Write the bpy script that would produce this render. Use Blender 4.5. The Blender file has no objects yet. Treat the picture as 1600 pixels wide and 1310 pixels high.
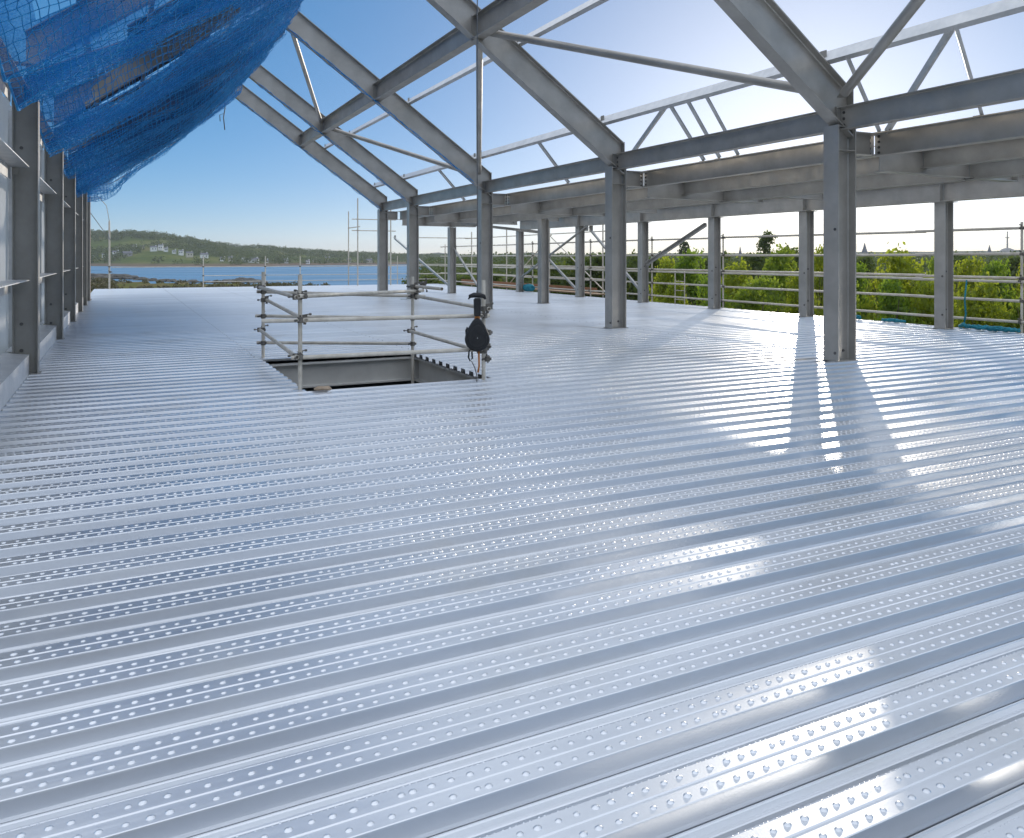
import bpy, math, random
import numpy as np
from mathutils import Vector, Matrix, noise

random.seed(7)
rng = np.random.default_rng(11)
sc = bpy.context.scene
COL = sc.collection
V = Vector
R = math.radians

# ------------------------------------------------------------------ materials
def new_mat(name):
    m = bpy.data.materials.new(name); m.use_nodes = True
    nt = m.node_tree
    return m, nt, nt.nodes, nt.links, nt.nodes['Principled BSDF']

def ramp(N, stops):
    r = N.new('ShaderNodeValToRGB')
    el = r.color_ramp.elements
    while len(el) < len(stops): el.new(0.5)
    for e, (p, c) in zip(el, stops):
        e.position = p; e.color = (*c, 1) if len(c) == 3 else c
    return r

def surf(name, c1, c2, scale=3.0, rough=(0.4, 0.55), metal=0.0, bump=0.0, bscale=60, stretch=(1, 1, 1), spec=0.5, detail=5):
    m, nt, N, L, P = new_mat(name)
    tc = N.new('ShaderNodeTexCoord'); mp = N.new('ShaderNodeMapping')
    mp.inputs['Scale'].default_value = stretch
    L.new(tc.outputs['Object'], mp.inputs['Vector'])
    n = N.new('ShaderNodeTexNoise'); n.inputs['Scale'].default_value = scale
    n.inputs['Detail'].default_value = detail; n.inputs['Roughness'].default_value = 0.62
    L.new(mp.outputs['Vector'], n.inputs['Vector'])
    r = ramp(N, [(0.3, c1), (0.7, c2)]); L.new(n.outputs['Fac'], r.inputs['Fac'])
    L.new(r.outputs['Color'], P.inputs['Base Color'])
    mr = N.new('ShaderNodeMapRange'); mr.inputs['From Min'].default_value = 0.3; mr.inputs['From Max'].default_value = 0.7
    mr.inputs['To Min'].default_value, mr.inputs['To Max'].default_value = rough
    n2 = N.new('ShaderNodeTexNoise'); n2.inputs['Scale'].default_value = scale * 2.7; n2.inputs['Detail'].default_value = 3
    L.new(mp.outputs['Vector'], n2.inputs['Vector']); L.new(n2.outputs['Fac'], mr.inputs['Value'])
    L.new(mr.outputs['Result'], P.inputs['Roughness'])
    P.inputs['Metallic'].default_value = metal
    P.inputs['Specular IOR Level'].default_value = spec
    if bump:
        n3 = N.new('ShaderNodeTexNoise'); n3.inputs['Scale'].default_value = bscale; n3.inputs['Detail'].default_value = 3
        L.new(mp.outputs['Vector'], n3.inputs['Vector'])
        b = N.new('ShaderNodeBump'); b.inputs['Strength'].default_value = bump; b.inputs['Distance'].default_value = 0.01
        L.new(n3.outputs['Fac'], b.inputs['Height']); L.new(b.outputs['Normal'], P.inputs['Normal'])
    return m

M = {}
M['steel'] = surf('shot_blasted_steel', (0.35, 0.33, 0.30), (0.50, 0.475, 0.435), 1.6, (0.30, 0.46), 0.4, 0.08, 14)
M['steel_dull'] = surf('primed_steel', (0.28, 0.268, 0.243), (0.38, 0.365, 0.335), 2.0, (0.36, 0.52), 0.3, 0.05, 20)
M['trim'] = surf('galvanised_trim', (0.55, 0.56, 0.57), (0.70, 0.70, 0.70), 5, (0.35, 0.5), 0.5, 0.05, 30)
M['bolt'] = surf('zinc_bolt', (0.10, 0.10, 0.10), (0.2, 0.19, 0.18), 20, (0.4, 0.6), 0.6)
M['tube'] = surf('galvanised_tube', (0.52, 0.47, 0.39), (0.74, 0.69, 0.60), 7, (0.38, 0.58), 0.1, 0.08, 60)
M['tube_pale'] = surf('weathered_tube', (0.52, 0.46, 0.38), (0.70, 0.65, 0.56), 5, (0.45, 0.65), 0.1, 0.05, 60)
M['coupler'] = surf('dirty_coupler', (0.09, 0.085, 0.075), (0.25, 0.23, 0.2), 25, (0.45, 0.65), 0.5, 0.1, 90)
M['black'] = surf('black_plastic', (0.008, 0.008, 0.009), (0.018, 0.018, 0.019), 14, (0.35, 0.5))
M['orange'] = surf('orange_webbing', (0.42, 0.14, 0.03), (0.5, 0.2, 0.05), 40, (0.7, 0.8))
M['wire'] = surf('steel_wire', (0.12, 0.12, 0.12), (0.2, 0.2, 0.2), 20, (0.4, 0.5), 0.6)
M['net'] = surf('blue_twine', (0.008, 0.20, 0.56), (0.02, 0.36, 0.78), 8, (0.55, 0.7))
M['rope'] = surf('pale_rope', (0.38, 0.27, 0.18), (0.5, 0.4, 0.3), 20, (0.7, 0.8))
M['teal'] = surf('turquoise_twine', (0.01, 0.16, 0.22), (0.02, 0.28, 0.36), 12, (0.6, 0.8), 0, 0.5, 40)
M['timber'] = surf('scaffold_board', (0.30, 0.20, 0.12), (0.42, 0.30, 0.19), 3, (0.7, 0.85), 0, 0.2, 30, (1, 12, 12))
M['board'] = surf('orange_board', (0.36, 0.15, 0.07), (0.42, 0.2, 0.1), 3, (0.7, 0.85))
M['white'] = surf('white_render', (0.74, 0.74, 0.72), (0.82, 0.82, 0.80), 0.6, (0.7, 0.8))
M['cream'] = surf('cream_render', (0.50, 0.46, 0.38), (0.6, 0.56, 0.48), 0.6, (0.7, 0.8))
M['stone'] = surf('grey_stone', (0.26, 0.25, 0.24), (0.36, 0.34, 0.32), 0.4, (0.75, 0.9))
M['slate'] = surf('slate_roof', (0.10, 0.10, 0.12), (0.16, 0.16, 0.18), 0.8, (0.5, 0.7))
M['glass'] = surf('dark_window', (0.03, 0.035, 0.04), (0.05, 0.055, 0.06), 1, (0.1, 0.2))
M['bark'] = surf('bark', (0.06, 0.045, 0.03), (0.12, 0.09, 0.06), 6, (0.8, 0.95), 0, 0.5, 20)
M['rock'] = surf('shore_rock', (0.055, 0.05, 0.042), (0.13, 0.115, 0.09), 0.5, (0.7, 0.9), 0, 0.6, 2)
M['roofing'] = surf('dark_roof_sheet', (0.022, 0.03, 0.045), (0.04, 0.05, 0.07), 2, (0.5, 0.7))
M['block'] = surf('buff_blockwork', (0.20, 0.18, 0.155), (0.30, 0.275, 0.24), 1.5, (0.8, 0.95))
M['hatch'] = surf('trimmer_steel', (0.55, 0.53, 0.49), (0.70, 0.68, 0.63), 2, (0.4, 0.55), 0.1)
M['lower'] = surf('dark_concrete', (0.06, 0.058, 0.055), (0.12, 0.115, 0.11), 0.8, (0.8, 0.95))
M['rust'] = surf('pink_primer', (0.34, 0.22, 0.19), (0.42, 0.30, 0.27), 2, (0.5, 0.65), 0.1)

def deck_material():
    m, nt, N, L, P = new_mat('galvanised_deck')
    tc = N.new('ShaderNodeTexCoord')
    mp = N.new('ShaderNodeMapping'); mp.inputs['Scale'].default_value = (0.25, 1.6, 1); L.new(tc.outputs['Object'], mp.inputs['Vector'])
    n = N.new('ShaderNodeTexNoise'); n.inputs['Scale'].default_value = 1.4; n.inputs['Detail'].default_value = 6; L.new(mp.outputs[0], n.inputs['Vector'])
    # each 0.9 m sheet its own slight tone
    sx = N.new('ShaderNodeSeparateXYZ'); L.new(tc.outputs['Object'], sx.inputs[0])
    dv = N.new('ShaderNodeMath'); dv.operation = 'DIVIDE'; dv.inputs[1].default_value = 0.84; L.new(sx.outputs['Y'], dv.inputs[0])
    fl = N.new('ShaderNodeMath'); fl.operation = 'FLOOR'; L.new(dv.outputs[0], fl.inputs[0])
    wn = N.new('ShaderNodeTexWhiteNoise'); wn.noise_dimensions = '1D'; L.new(fl.outputs[0], wn.inputs['W'])
    r = ramp(N, [(0.25, (0.66, 0.68, 0.71)), (0.75, (0.80, 0.815, 0.835))]); L.new(n.outputs['Fac'], r.inputs['Fac'])
    mx = N.new('ShaderNodeMixRGB'); mx.blend_type = 'MULTIPLY'; mx.inputs['Fac'].default_value = 0.10
    L.new(r.outputs['Color'], mx.inputs[1]); L.new(wn.outputs['Value'], mx.inputs[2]); L.new(mx.outputs[0], P.inputs['Base Color'])
    # dusty scuffs, and the lap of one sheet over the next along the beam lines
    sc_ = N.new('ShaderNodeTexNoise'); sc_.inputs['Scale'].default_value = 0.9; sc_.inputs['Detail'].default_value = 9; sc_.inputs['Roughness'].default_value = 0.7; L.new(tc.outputs['Object'], sc_.inputs['Vector'])
    sr = N.new('ShaderNodeMapRange'); sr.inputs['From Min'].default_value = .52; sr.inputs['From Max'].default_value = .74; sr.inputs['To Max'].default_value = .45; L.new(sc_.outputs['Fac'], sr.inputs['Value'])
    mx2 = N.new('ShaderNodeMixRGB'); mx2.inputs[2].default_value = (0.56, 0.55, 0.52, 1); L.new(sr.outputs[0], mx2.inputs['Fac']); L.new(mx.outputs[0], mx2.inputs[1])
    last = mx2.outputs[0]
    L.new(last, P.inputs['Base Color'])
    P.inputs['Metallic'].default_value = 0.92
    mr = N.new('ShaderNodeMapRange'); mr.inputs['To Min'].default_value = 0.27; mr.inputs['To Max'].default_value = 0.40
    n2 = N.new('ShaderNodeTexNoise'); n2.inputs['Scale'].default_value = 3.0; n2.inputs['Detail'].default_value = 5; L.new(mp.outputs[0], n2.inputs['Vector'])
    L.new(n2.outputs['Fac'], mr.inputs['Value'])
    ra = N.new('ShaderNodeMath'); ra.operation = 'MULTIPLY_ADD'; ra.inputs[1].default_value = .3; L.new(sr.outputs[0], ra.inputs[0]); L.new(mr.outputs[0], ra.inputs[2]); L.new(ra.outputs[0], P.inputs['Roughness'])
    mp2 = N.new('ShaderNodeMapping'); mp2.inputs['Scale'].default_value = (0.35, 3, 3); L.new(tc.outputs['Object'], mp2.inputs['Vector'])
    n3 = N.new('ShaderNodeTexNoise'); n3.inputs['Scale'].default_value = 4; n3.inputs['Detail'].default_value = 3; L.new(mp2.outputs[0], n3.inputs['Vector'])
    n4 = N.new('ShaderNodeTexNoise'); n4.inputs['Scale'].default_value = 160; n4.inputs['Detail'].default_value = 2; L.new(tc.outputs['Object'], n4.inputs['Vector'])
    b1 = N.new('ShaderNodeBump'); b1.inputs['Strength'].default_value = 0.16; b1.inputs['Distance'].default_value = 0.012; L.new(n3.outputs['Fac'], b1.inputs['Height'])
    b2 = N.new('ShaderNodeBump'); b2.inputs['Strength'].default_value = 0.05; b2.inputs['Distance'].default_value = 0.004; L.new(n4.outputs['Fac'], b2.inputs['Height'])
    L.new(b1.outputs[0], b2.inputs['Normal']); L.new(b2.outputs[0], P.inputs['Normal'])
    return m
M['deck'] = deck_material()

def leaf_material(name, c1, c2, tr, mixf=0.45):
    m, nt, N, L, P = new_mat(name)
    tc = N.new('ShaderNodeTexCoord')
    n = N.new('ShaderNodeTexNoise'); n.inputs['Scale'].default_value = 1.3; n.inputs['Detail'].default_value = 4
    L.new(tc.outputs['Object'], n.inputs['Vector'])
    r = ramp(N, [(0.35, c1), (0.65, c2)]); L.new(n.outputs['Fac'], r.inputs['Fac'])
    L.new(r.outputs['Color'], P.inputs['Base Color']); P.inputs['Roughness'].default_value = 0.6
    t = N.new('ShaderNodeBsdfTranslucent'); t.inputs['Color'].default_value = (*tr, 1)
    mx = N.new('ShaderNodeMixShader'); mx.inputs[0].default_value = mixf
    L.new(P.outputs[0], mx.inputs[1]); L.new(t.outputs[0], mx.inputs[2])
    L.new(mx.outputs[0], N['Material Output'].inputs['Surface'])
    return m
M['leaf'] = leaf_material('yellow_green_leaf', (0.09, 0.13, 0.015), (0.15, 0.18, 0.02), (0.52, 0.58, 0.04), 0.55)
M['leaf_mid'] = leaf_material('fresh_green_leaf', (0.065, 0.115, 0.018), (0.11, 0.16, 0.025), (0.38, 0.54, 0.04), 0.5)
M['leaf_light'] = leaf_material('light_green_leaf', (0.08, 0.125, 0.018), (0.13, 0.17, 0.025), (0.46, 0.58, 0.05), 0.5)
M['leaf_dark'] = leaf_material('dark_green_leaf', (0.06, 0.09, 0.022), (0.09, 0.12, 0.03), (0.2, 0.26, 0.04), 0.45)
M['leaf_far'] = leaf_material('far_leaf', (0.045, 0.072, 0.024), (0.095, 0.125, 0.04), (0.12, 0.16, 0.03), 0.35)

M['scrub'] = leaf_material('shore_scrub', (0.07, 0.075, 0.03), (0.16, 0.12, 0.06), (0.12, 0.12, 0.03), 0.3)

def liner_material():
    m, nt, N, L, P = new_mat('blue_debris_liner')
    tc = N.new('ShaderNodeTexCoord')
    P.inputs['Base Color'].default_value = (0.004, 0.075, 0.25, 1); P.inputs['Roughness'].default_value = 0.7
    t = N.new('ShaderNodeBsdfTranslucent'); t.inputs['Color'].default_value = (0.005, 0.17, 0.5, 1)
    tp = N.new('ShaderNodeBsdfTransparent')
    m1 = N.new('ShaderNodeMixShader'); m1.inputs[0].default_value = 0.5
    L.new(P.outputs[0], m1.inputs[1]); L.new(t.outputs[0], m1.inputs[2])
    n = N.new('ShaderNodeTexNoise'); n.inputs['Scale'].default_value = 1.1; n.inputs['Detail'].default_value = 5; L.new(tc.outputs['Object'], n.inputs['Vector'])
    # open weave: little square holes, the cover thicker or thinner in patches
    w = N.new('ShaderNodeTexNoise'); w.inputs['Scale'].default_value = 45; w.inputs['Detail'].default_value = 1; L.new(tc.outputs['Object'], w.inputs['Vector'])
    ad = N.new('ShaderNodeMath'); ad.operation = 'MULTIPLY_ADD'; ad.inputs[1].default_value = 0.35
    L.new(w.outputs['Fac'], ad.inputs[0]); L.new(n.outputs['Fac'], ad.inputs[2])
    mr = N.new('ShaderNodeMapRange'); mr.inputs['From Min'].default_value = 0.50; mr.inputs['From Max'].default_value = 0.86
    mr.inputs['To Min'].default_value = 0.02; mr.inputs['To Max'].default_value = 0.7; L.new(ad.outputs[0], mr.inputs['Value'])
    m2 = N.new('ShaderNodeMixShader'); L.new(mr.outputs[0], m2.inputs[0]); L.new(m1.outputs[0], m2.inputs[1]); L.new(tp.outputs[0], m2.inputs[2])
    L.new(m2.outputs[0], N['Material Output'].inputs['Surface'])
    return m
M['liner'] = liner_material()

def sheet_material():
    m, nt, N, L, P = new_mat('white_sheeting')
    P.inputs['Base Color'].default_value = (0.62, 0.64, 0.66, 1); P.inputs['Roughness'].default_value = 0.45
    t = N.new('ShaderNodeBsdfTranslucent'); t.inputs['Color'].default_value = (0.6, 0.63, 0.66, 1)
    mx = N.new('ShaderNodeMixShader'); mx.inputs[0].default_value = 0.5
    L.new(P.outputs[0], mx.inputs[1]); L.new(t.outputs[0], mx.inputs[2]); L.new(mx.outputs[0], N['Material Output'].inputs['Surface'])
    tc = N.new('ShaderNodeTexCoord'); mp = N.new('ShaderNodeMapping'); mp.inputs['Scale'].default_value = (1, 2.5, 0.4); L.new(tc.outputs['Object'], mp.inputs[0])
    n = N.new('ShaderNodeTexNoise'); n.inputs['Scale'].default_value = 3; n.inputs['Detail'].default_value = 4; L.new(mp.outputs[0], n.inputs['Vector'])
    b = N.new('ShaderNodeBump'); b.inputs['Strength'].default_value = 0.6; b.inputs['Distance'].default_value = 0.04; L.new(n.outputs['Fac'], b.inputs['Height']); L.new(b.outputs[0], P.inputs['Normal'])
    return m
M['sheet'] = sheet_material()

def water_material():
    m, nt, N, L, P = new_mat('bay_water')
    P.inputs['Base Color'].default_value = (0.065, 0.18, 0.30, 1); P.inputs['Roughness'].default_value = 0.42; P.inputs['IOR'].default_value = 1.33
    tc = N.new('ShaderNodeTexCoord'); mp = N.new('ShaderNodeMapping'); mp.inputs['Scale'].default_value = (0.25, 0.6, 1); mp.inputs['Rotation'].default_value = (0, 0, 0.5)
    L.new(tc.outputs['Object'], mp.inputs[0])
    n = N.new('ShaderNodeTexNoise'); n.inputs['Scale'].default_value = 0.5; n.inputs['Detail'].default_value = 4; L.new(mp.outputs[0], n.inputs['Vector'])
    b = N.new('ShaderNodeBump'); b.inputs['Strength'].default_value = 0.9; b.inputs['Distance'].default_value = 0.5; L.new(n.outputs['Fac'], b.inputs['Height']); L.new(b.outputs[0], P.inputs['Normal'])
    n2 = N.new('ShaderNodeTexNoise'); n2.inputs['Scale'].default_value = 0.02; n2.inputs['Detail'].default_value = 4
    mp2 = N.new('ShaderNodeMapping'); mp2.inputs['Scale'].default_value = (0.3, 1.6, 1); mp2.inputs['Rotation'].default_value = (0, 0, 0.2); L.new(tc.outputs['Object'], mp2.inputs[0]); L.new(mp2.outputs[0], n2.inputs['Vector'])
    mr = N.new('ShaderNodeMapRange'); mr.inputs['From Min'].default_value = .35; mr.inputs['From Max'].default_value = .65; mr.inputs['To Min'].default_value = .22; mr.inputs['To Max'].default_value = .55; L.new(n2.outputs['Fac'], mr.inputs['Value']); L.new(mr.outputs[0], P.inputs['Roughness'])
    return m
M['water'] = water_material()

def patch_ground(name, stops, scale, detail=6, bump=0.0, bscale=1.0):
    m, nt, N, L, P = new_mat(name)
    tc = N.new('ShaderNodeTexCoord')
    n = N.new('ShaderNodeTexNoise'); n.inputs['Scale'].default_value = scale; n.inputs['Detail'].default_value = detail; n.inputs['Roughness'].default_value = 0.65
    L.new(tc.outputs['Object'], n.inputs['Vector'])
    r = ramp(N, stops); L.new(n.outputs['Fac'], r.inputs['Fac']); L.new(r.outputs['Color'], P.inputs['Base Color'])
    P.inputs['Roughness'].default_value = 1.0; P.inputs['Specular IOR Level'].default_value = 0.0
    if bump:
        n3 = N.new('ShaderNodeTexNoise'); n3.inputs['Scale'].default_value = bscale; n3.inputs['Detail'].default_value = 4; L.new(tc.outputs['Object'], n3.inputs['Vector'])
        b = N.new('ShaderNodeBump'); b.inputs['Strength'].default_value = bump; b.inputs['Distance'].default_value = 3; L.new(n3.outputs['Fac'], b.inputs['Height']); L.new(b.outputs[0], P.inputs['Normal'])
    return m
M['ground'] = patch_ground('rough_ground', [(0.3, (0.09, 0.10, 0.035)), (0.45, (0.12, 0.125, 0.045)), (0.55, (0.16, 0.13, 0.06)), (0.66, (0.10, 0.08, 0.05)), (0.8, (0.14, 0.13, 0.06))], 0.05)
M['hill'] = patch_ground('hill_fields', [(0.3, (0.07, 0.09, 0.04)), (0.45, (0.085, 0.115, 0.035)), (0.56, (0.135, 0.15, 0.05)), (0.68, (0.19, 0.165, 0.08)), (0.8, (0.12, 0.13, 0.06))], 0.012, 6, 0.8, 0.08)
def beach():     # brown shingle low down at the water's edge
    nt = M['hill'].node_tree; N, L = nt.nodes, nt.links; P = N['Principled BSDF']; src = P.inputs['Base Color'].links[0].from_socket
    tc = N.new('ShaderNodeTexCoord'); sx = N.new('ShaderNodeSeparateXYZ'); L.new(tc.outputs['Object'], sx.inputs[0])
    mr = N.new('ShaderNodeMapRange'); mr.inputs['From Min'].default_value = -6.3; mr.inputs['From Max'].default_value = -4.2; L.new(sx.outputs['Z'], mr.inputs['Value'])
    mx = N.new('ShaderNodeMixRGB'); mx.inputs[1].default_value = (0.17, 0.13, 0.10, 1); L.new(mr.outputs[0], mx.inputs['Fac']); L.new(src, mx.inputs[2]); L.new(mx.outputs[0], P.inputs['Base Color'])
beach()
M['hill_far'] = patch_ground('far_hill', [(0.35, (0.05, 0.07, 0.04)), (0.6, (0.09, 0.10, 0.06))], 0.006, 5, 0.6, 0.03)

# ------------------------------------------------------------------ mesh building
class MB:
    def __init__(s): s.v = []; s.f = []
    def add(s, vs, fs):
        o = len(s.v); s.v += [tuple(v) for v in vs]; s.f += [tuple(i + o for i in f) for f in fs]; return s
    def box(s, c, d, rot=None):
        c = V(c); h = V(d) / 2
        vs = [V((x * h.x, y * h.y, z * h.z)) for x in (-1, 1) for y in (-1, 1) for z in (-1, 1)]
        if rot is not None: vs = [rot @ v for v in vs]
        return s.add([c + v for v in vs], [(0, 1, 3, 2), (4, 6, 7, 5), (0, 4, 5, 1), (2, 3, 7, 6), (0, 2, 6, 4), (1, 5, 7, 3)])
    def extrude(s, prof, p0, p1, up=(0, 0, 1), n0=None, n1=None):
        """closed 2-D profile (side, up) swept from p0 to p1; n0/n1 cut the ends with planes"""
        p0, p1 = V(p0), V(p1); a = (p1 - p0).normalized(); sd = a.cross(V(up)).normalized(); u = sd.cross(a)
        n0 = V(n0) if n0 else a; n1 = V(n1) if n1 else a
        A = []; B = []
        for x, y in prof:
            o = sd * x + u * y
            A.append(p0 + o - a * (o.dot(n0) / a.dot(n0))); B.append(p1 + o - a * (o.dot(n1) / a.dot(n1)))
        k = len(prof)
        return s.add(A + B, [(i, (i + 1) % k, k + (i + 1) % k, k + i) for i in range(k)] + [tuple(range(k))[::-1], tuple(range(k, 2 * k))])
    def ibeam(s, p0, p1, d, b, tf=0.016, tw=0.011, up=(0, 0, 1), n0=None, n1=None):
        h = d / 2; w = b / 2; t = tw / 2; r = min(0.012, w * 0.2)
        q = [(-w, -h), (w, -h), (w, -h + tf), (t + r, -h + tf), (t, -h + tf + r), (t, h - tf - r), (t + r, h - tf), (w, h - tf), (w, h), (-w, h), (-w, h - tf), (-t - r, h - tf), (-t, h - tf - r), (-t, -h + tf + r), (-t - r, -h + tf), (-w, -h + tf)]
        return s.extrude(q, p0, p1, up, n0, n1)
    def channel(s, p0, p1, d, b, t=0.008, up=(0, 0, 1), flip=1):
        h = d / 2
        q = [(0, -h), (b, -h), (b, -h + t), (t, -h + t), (t, h - t), (b, h - t), (b, h), (0, h)]
        return s.extrude([(x * flip, y) for x, y in q][::flip], p0, p1, up)
    def angle(s, p0, p1, a, b, t=0.006, up=(0, 0, 1)):
        return s.extrude([(0, 0), (a, 0), (a, t), (t, t), (t, b), (0, b)], p0, p1, up)
    def tube(s, pts, r, n=10, caps=True):
        pts = [V(p) for p in pts]; rings = []
        for i, p in enumerate(pts):
            a = (pts[min(i + 1, len(pts) - 1)] - pts[max(i - 1, 0)]).normalized()
            ref = V((0, 0, 1)) if abs(a.z) < 0.9 else V((1, 0, 0))
            x = a.cross(ref).normalized(); y = a.cross(x)
            rr = r[i] if isinstance(r, (list, tuple)) else r
            rings.append([p + (x * math.cos(2 * math.pi * k / n) + y * math.sin(2 * math.pi * k / n)) * rr for k in range(n)])
        vs = [v for g in rings for v in g]; fs = []
        for i in range(len(rings) - 1):
            for k in range(n):
                fs.append((i * n + k, i * n + (k + 1) % n, (i + 1) * n + (k + 1) % n, (i + 1) * n + k))
        if caps: fs += [tuple(range(n))[::-1], tuple(range(len(vs) - n, len(vs)))]
        return s.add(vs, fs)
    def pipe(s, p0, p1, r=0.024, n=12):
        """open scaffold tube with a visible bore"""
        p0, p1 = V(p0), V(p1); a = (p1 - p0).normalized()
        ri = r * 0.8
        return s.tube([p0 + a * 0.06, p0, p0, p1, p1, p1 - a * 0.06], [ri, ri, r, r, ri, ri], n, caps=True) if False else s._pipe(p0, p1, a, r, ri, n)
    def _pipe(s, p0, p1, a, r, ri, n):
        ref = V((0, 0, 1)) if abs(a.z) < 0.9 else V((1, 0, 0))
        x = a.cross(ref).normalized(); y = a.cross(x)
        def ring(p, q): return [p + (x * math.cos(2 * math.pi * k / n) + y * math.sin(2 * math.pi * k / n)) * q for k in range(n)]
        seq = [ring(p0 + a * 0.05, ri), ring(p0, ri), ring(p0, r), ring(p1, r), ring(p1, ri), ring(p1 - a * 0.05, ri)]
        vs = [v for g in seq for v in g]; fs = []
        for i in range(5):
            for k in range(n): fs.append((i * n + k, i * n + (k + 1) % n, (i + 1) * n + (k + 1) % n, (i + 1) * n + k))
        fs += [tuple(range(n))[::-1], tuple(range(5 * n, 6 * n))]
        return s.add(vs, fs)
    def lathe(s, c, prof, n=16, axis='Z'):
        vs = []
        for r_, h in prof:
            for k in range(n):
                a = 2 * math.pi * k / n; x, y = r_ * math.cos(a), r_ * math.sin(a)
                vs.append(V(c) + (V((x, y, h)) if axis == 'Z' else V((x, h, y)) if axis == 'Y' else V((h, x, y))))
        fs = [(i * n + k, i * n + (k + 1) % n, (i + 1) * n + (k + 1) % n, (i + 1) * n + k) for i in range(len(prof) - 1) for k in range(n)]
        fs += [tuple(range(n))[::-1], tuple(range(len(vs) - n, len(vs)))]
        return s.add(vs, fs)
    def build(s, name, mat, parent=None, smooth=False, origin=None):
        if parent is not None: o = wloc(parent)
        elif origin is not None: o = V(origin)
        else:
            xs = [v[0] for v in s.v]; ys = [v[1] for v in s.v]; zs = [v[2] for v in s.v]
            o = V(((min(xs) + max(xs)) / 2, (min(ys) + max(ys)) / 2, min(zs)))
        me = bpy.data.meshes.new(name)
        me.from_pydata([(v[0] - o.x, v[1] - o.y, v[2] - o.z) for v in s.v], [], s.f)
        me.validate(); me.update()
        import bmesh
        bm = bmesh.new(); bm.from_mesh(me); bmesh.ops.recalc_face_normals(bm, faces=bm.faces); bm.to_mesh(me); bm.free()
        if smooth:
            me.polygons.foreach_set('use_smooth', [True] * len(me.polygons))
            if smooth == 'auto': me.set_sharp_from_angle(angle=R(40))
        me.materials.append(mat if not isinstance(mat, str) else M[mat])
        ob = bpy.data.objects.new(name, me); COL.objects.link(ob)
        if parent is not None: ob.parent = parent
        else: ob.location = o
        return ob

def wloc(o):
    l = o.location.copy()
    while o.parent: o = o.parent; l += o.location
    return l

def np_mesh(name, verts, faces, mat, parent=None, smooth=False, nper=4):
    me = bpy.data.meshes.new(name)
    nv, nf = len(verts), len(faces)
    me.vertices.add(nv); me.vertices.foreach_set('co', np.ascontiguousarray(verts, dtype=np.float32).ravel())
    me.loops.add(nf * nper); me.loops.foreach_set('vertex_index', np.ascontiguousarray(faces, dtype=np.int32).ravel())
    me.polygons.add(nf); me.polygons.foreach_set('loop_start', np.arange(0, nf * nper, nper, dtype=np.int32))
    try: me.polygons.foreach_set('loop_total', np.full(nf, nper, dtype=np.int32))
    except Exception: pass
    me.update(calc_edges=True); me.validate()
    if smooth: me.polygons.foreach_set('use_smooth', [True] * nf)
    me.materials.append(M[mat] if isinstance(mat, str) else mat)
    ob = bpy.data.objects.new(name, me); COL.objects.link(ob)
    if parent is not None: ob.parent = parent
    return ob

def tag(o, label=None, cat=None, group=None, kind=None):
    if label: o['label'] = label
    if cat: o['category'] = cat
    if group: o['group'] = group
    if kind: o['kind'] = kind
    return o
def empty(name, loc, label, cat, group=None):
    o = bpy.data.objects.new(name, None); COL.objects.link(o); o.location = loc
    o.empty_display_size = 0.2
    return tag(o, label, cat, group)
def dup(o, loc=None, label=None, parent=None, rz=None, scale=None):
    c = o.copy(); COL.objects.link(c)
    if parent is not None: c.parent = parent
    if loc is not None: c.location = loc
    if label: c['label'] = label
    if rz is not None: c.rotation_euler = (0, 0, rz)
    if scale is not None: c.scale = scale
    for ch in list(o.children): dup(ch, parent=c)
    return c
bolt_mesh = [None]
def bolt(parent, pos, axis):
    """hexagon head with washer, one object, shared mesh"""
    if bolt_mesh[0] is None:
        b = MB(); b.lathe((0, 0, 0), [(0.022, 0), (0.022, 0.004)], 12); b.lathe((0, 0, 0.004), [(0.016, 0), (0.016, 0.012)], 6)
        o = b.build('bolt', 'bolt', None, origin=(0, 0, 0)); bolt_mesh[0] = o.data; bpy.data.objects.remove(o)
    o = bpy.data.objects.new('bolt', bolt_mesh[0]); COL.objects.link(o); o.parent = parent
    o.location = V(pos) - wloc(parent); o.rotation_euler = V(axis).to_track_quat('Z', 'Y').to_euler()
    return o

# ------------------------------------------------------------------ camera, light, sky
CAMZ = 1.5; YAW = R(26.0)
cam = bpy.data.cameras.new('camera'); co = bpy.data.objects.new('camera', cam); COL.objects.link(co)
co.location = (0, 0, CAMZ); co.rotation_euler = (R(90), 0, -YAW)
cam.sensor_width = 36; cam.sensor_fit = 'HORIZONTAL'; cam.lens = 1252 / 1600 * 36; cam.shift_y = -(655 - 402) / 1600
cam.clip_start = 0.05; cam.clip_end = 30000
sc.camera = co
AZ = R(46.2); EL = R(10.0)
S = V((math.sin(AZ) * math.cos(EL), math.cos(AZ) * math.cos(EL), math.sin(EL)))
sun = bpy.data.lights.new('sun', 'SUN'); so = bpy.data.objects.new('sun', sun); COL.objects.link(so)
sun.energy = 2.0; sun.angle = R(0.5); sun.color = (1.0, 0.90, 0.76); so.rotation_euler = S.to_track_quat('Z', 'Y').to_euler(); so.location = S * 60
w = bpy.data.worlds.new('World'); sc.world = w; w.use_nodes = True
wn = w.node_tree.nodes; wl = w.node_tree.links
sky = wn.new('ShaderNodeTexSky'); sky.sky_type = 'NISHITA'; sky.sun_disc = False
sky.sun_elevation = EL; sky.sun_rotation = AZ; sky.altitude = 0; sky.air_density = 0.5; sky.dust_density = 0.42; sky.ozone_density = 3.2
gm = wn.new('ShaderNodeGamma'); gm.inputs['Gamma'].default_value = 0.5      # a softer step from the glow round the sun to the zenith
hs_ = wn.new('ShaderNodeHueSaturation'); hs_.inputs['Saturation'].default_value = 1.7; hs_.inputs['Value'].default_value = 1.95
wl.new(sky.outputs[0], gm.inputs['Color']); wl.new(gm.outputs[0], hs_.inputs['Color'])
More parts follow.
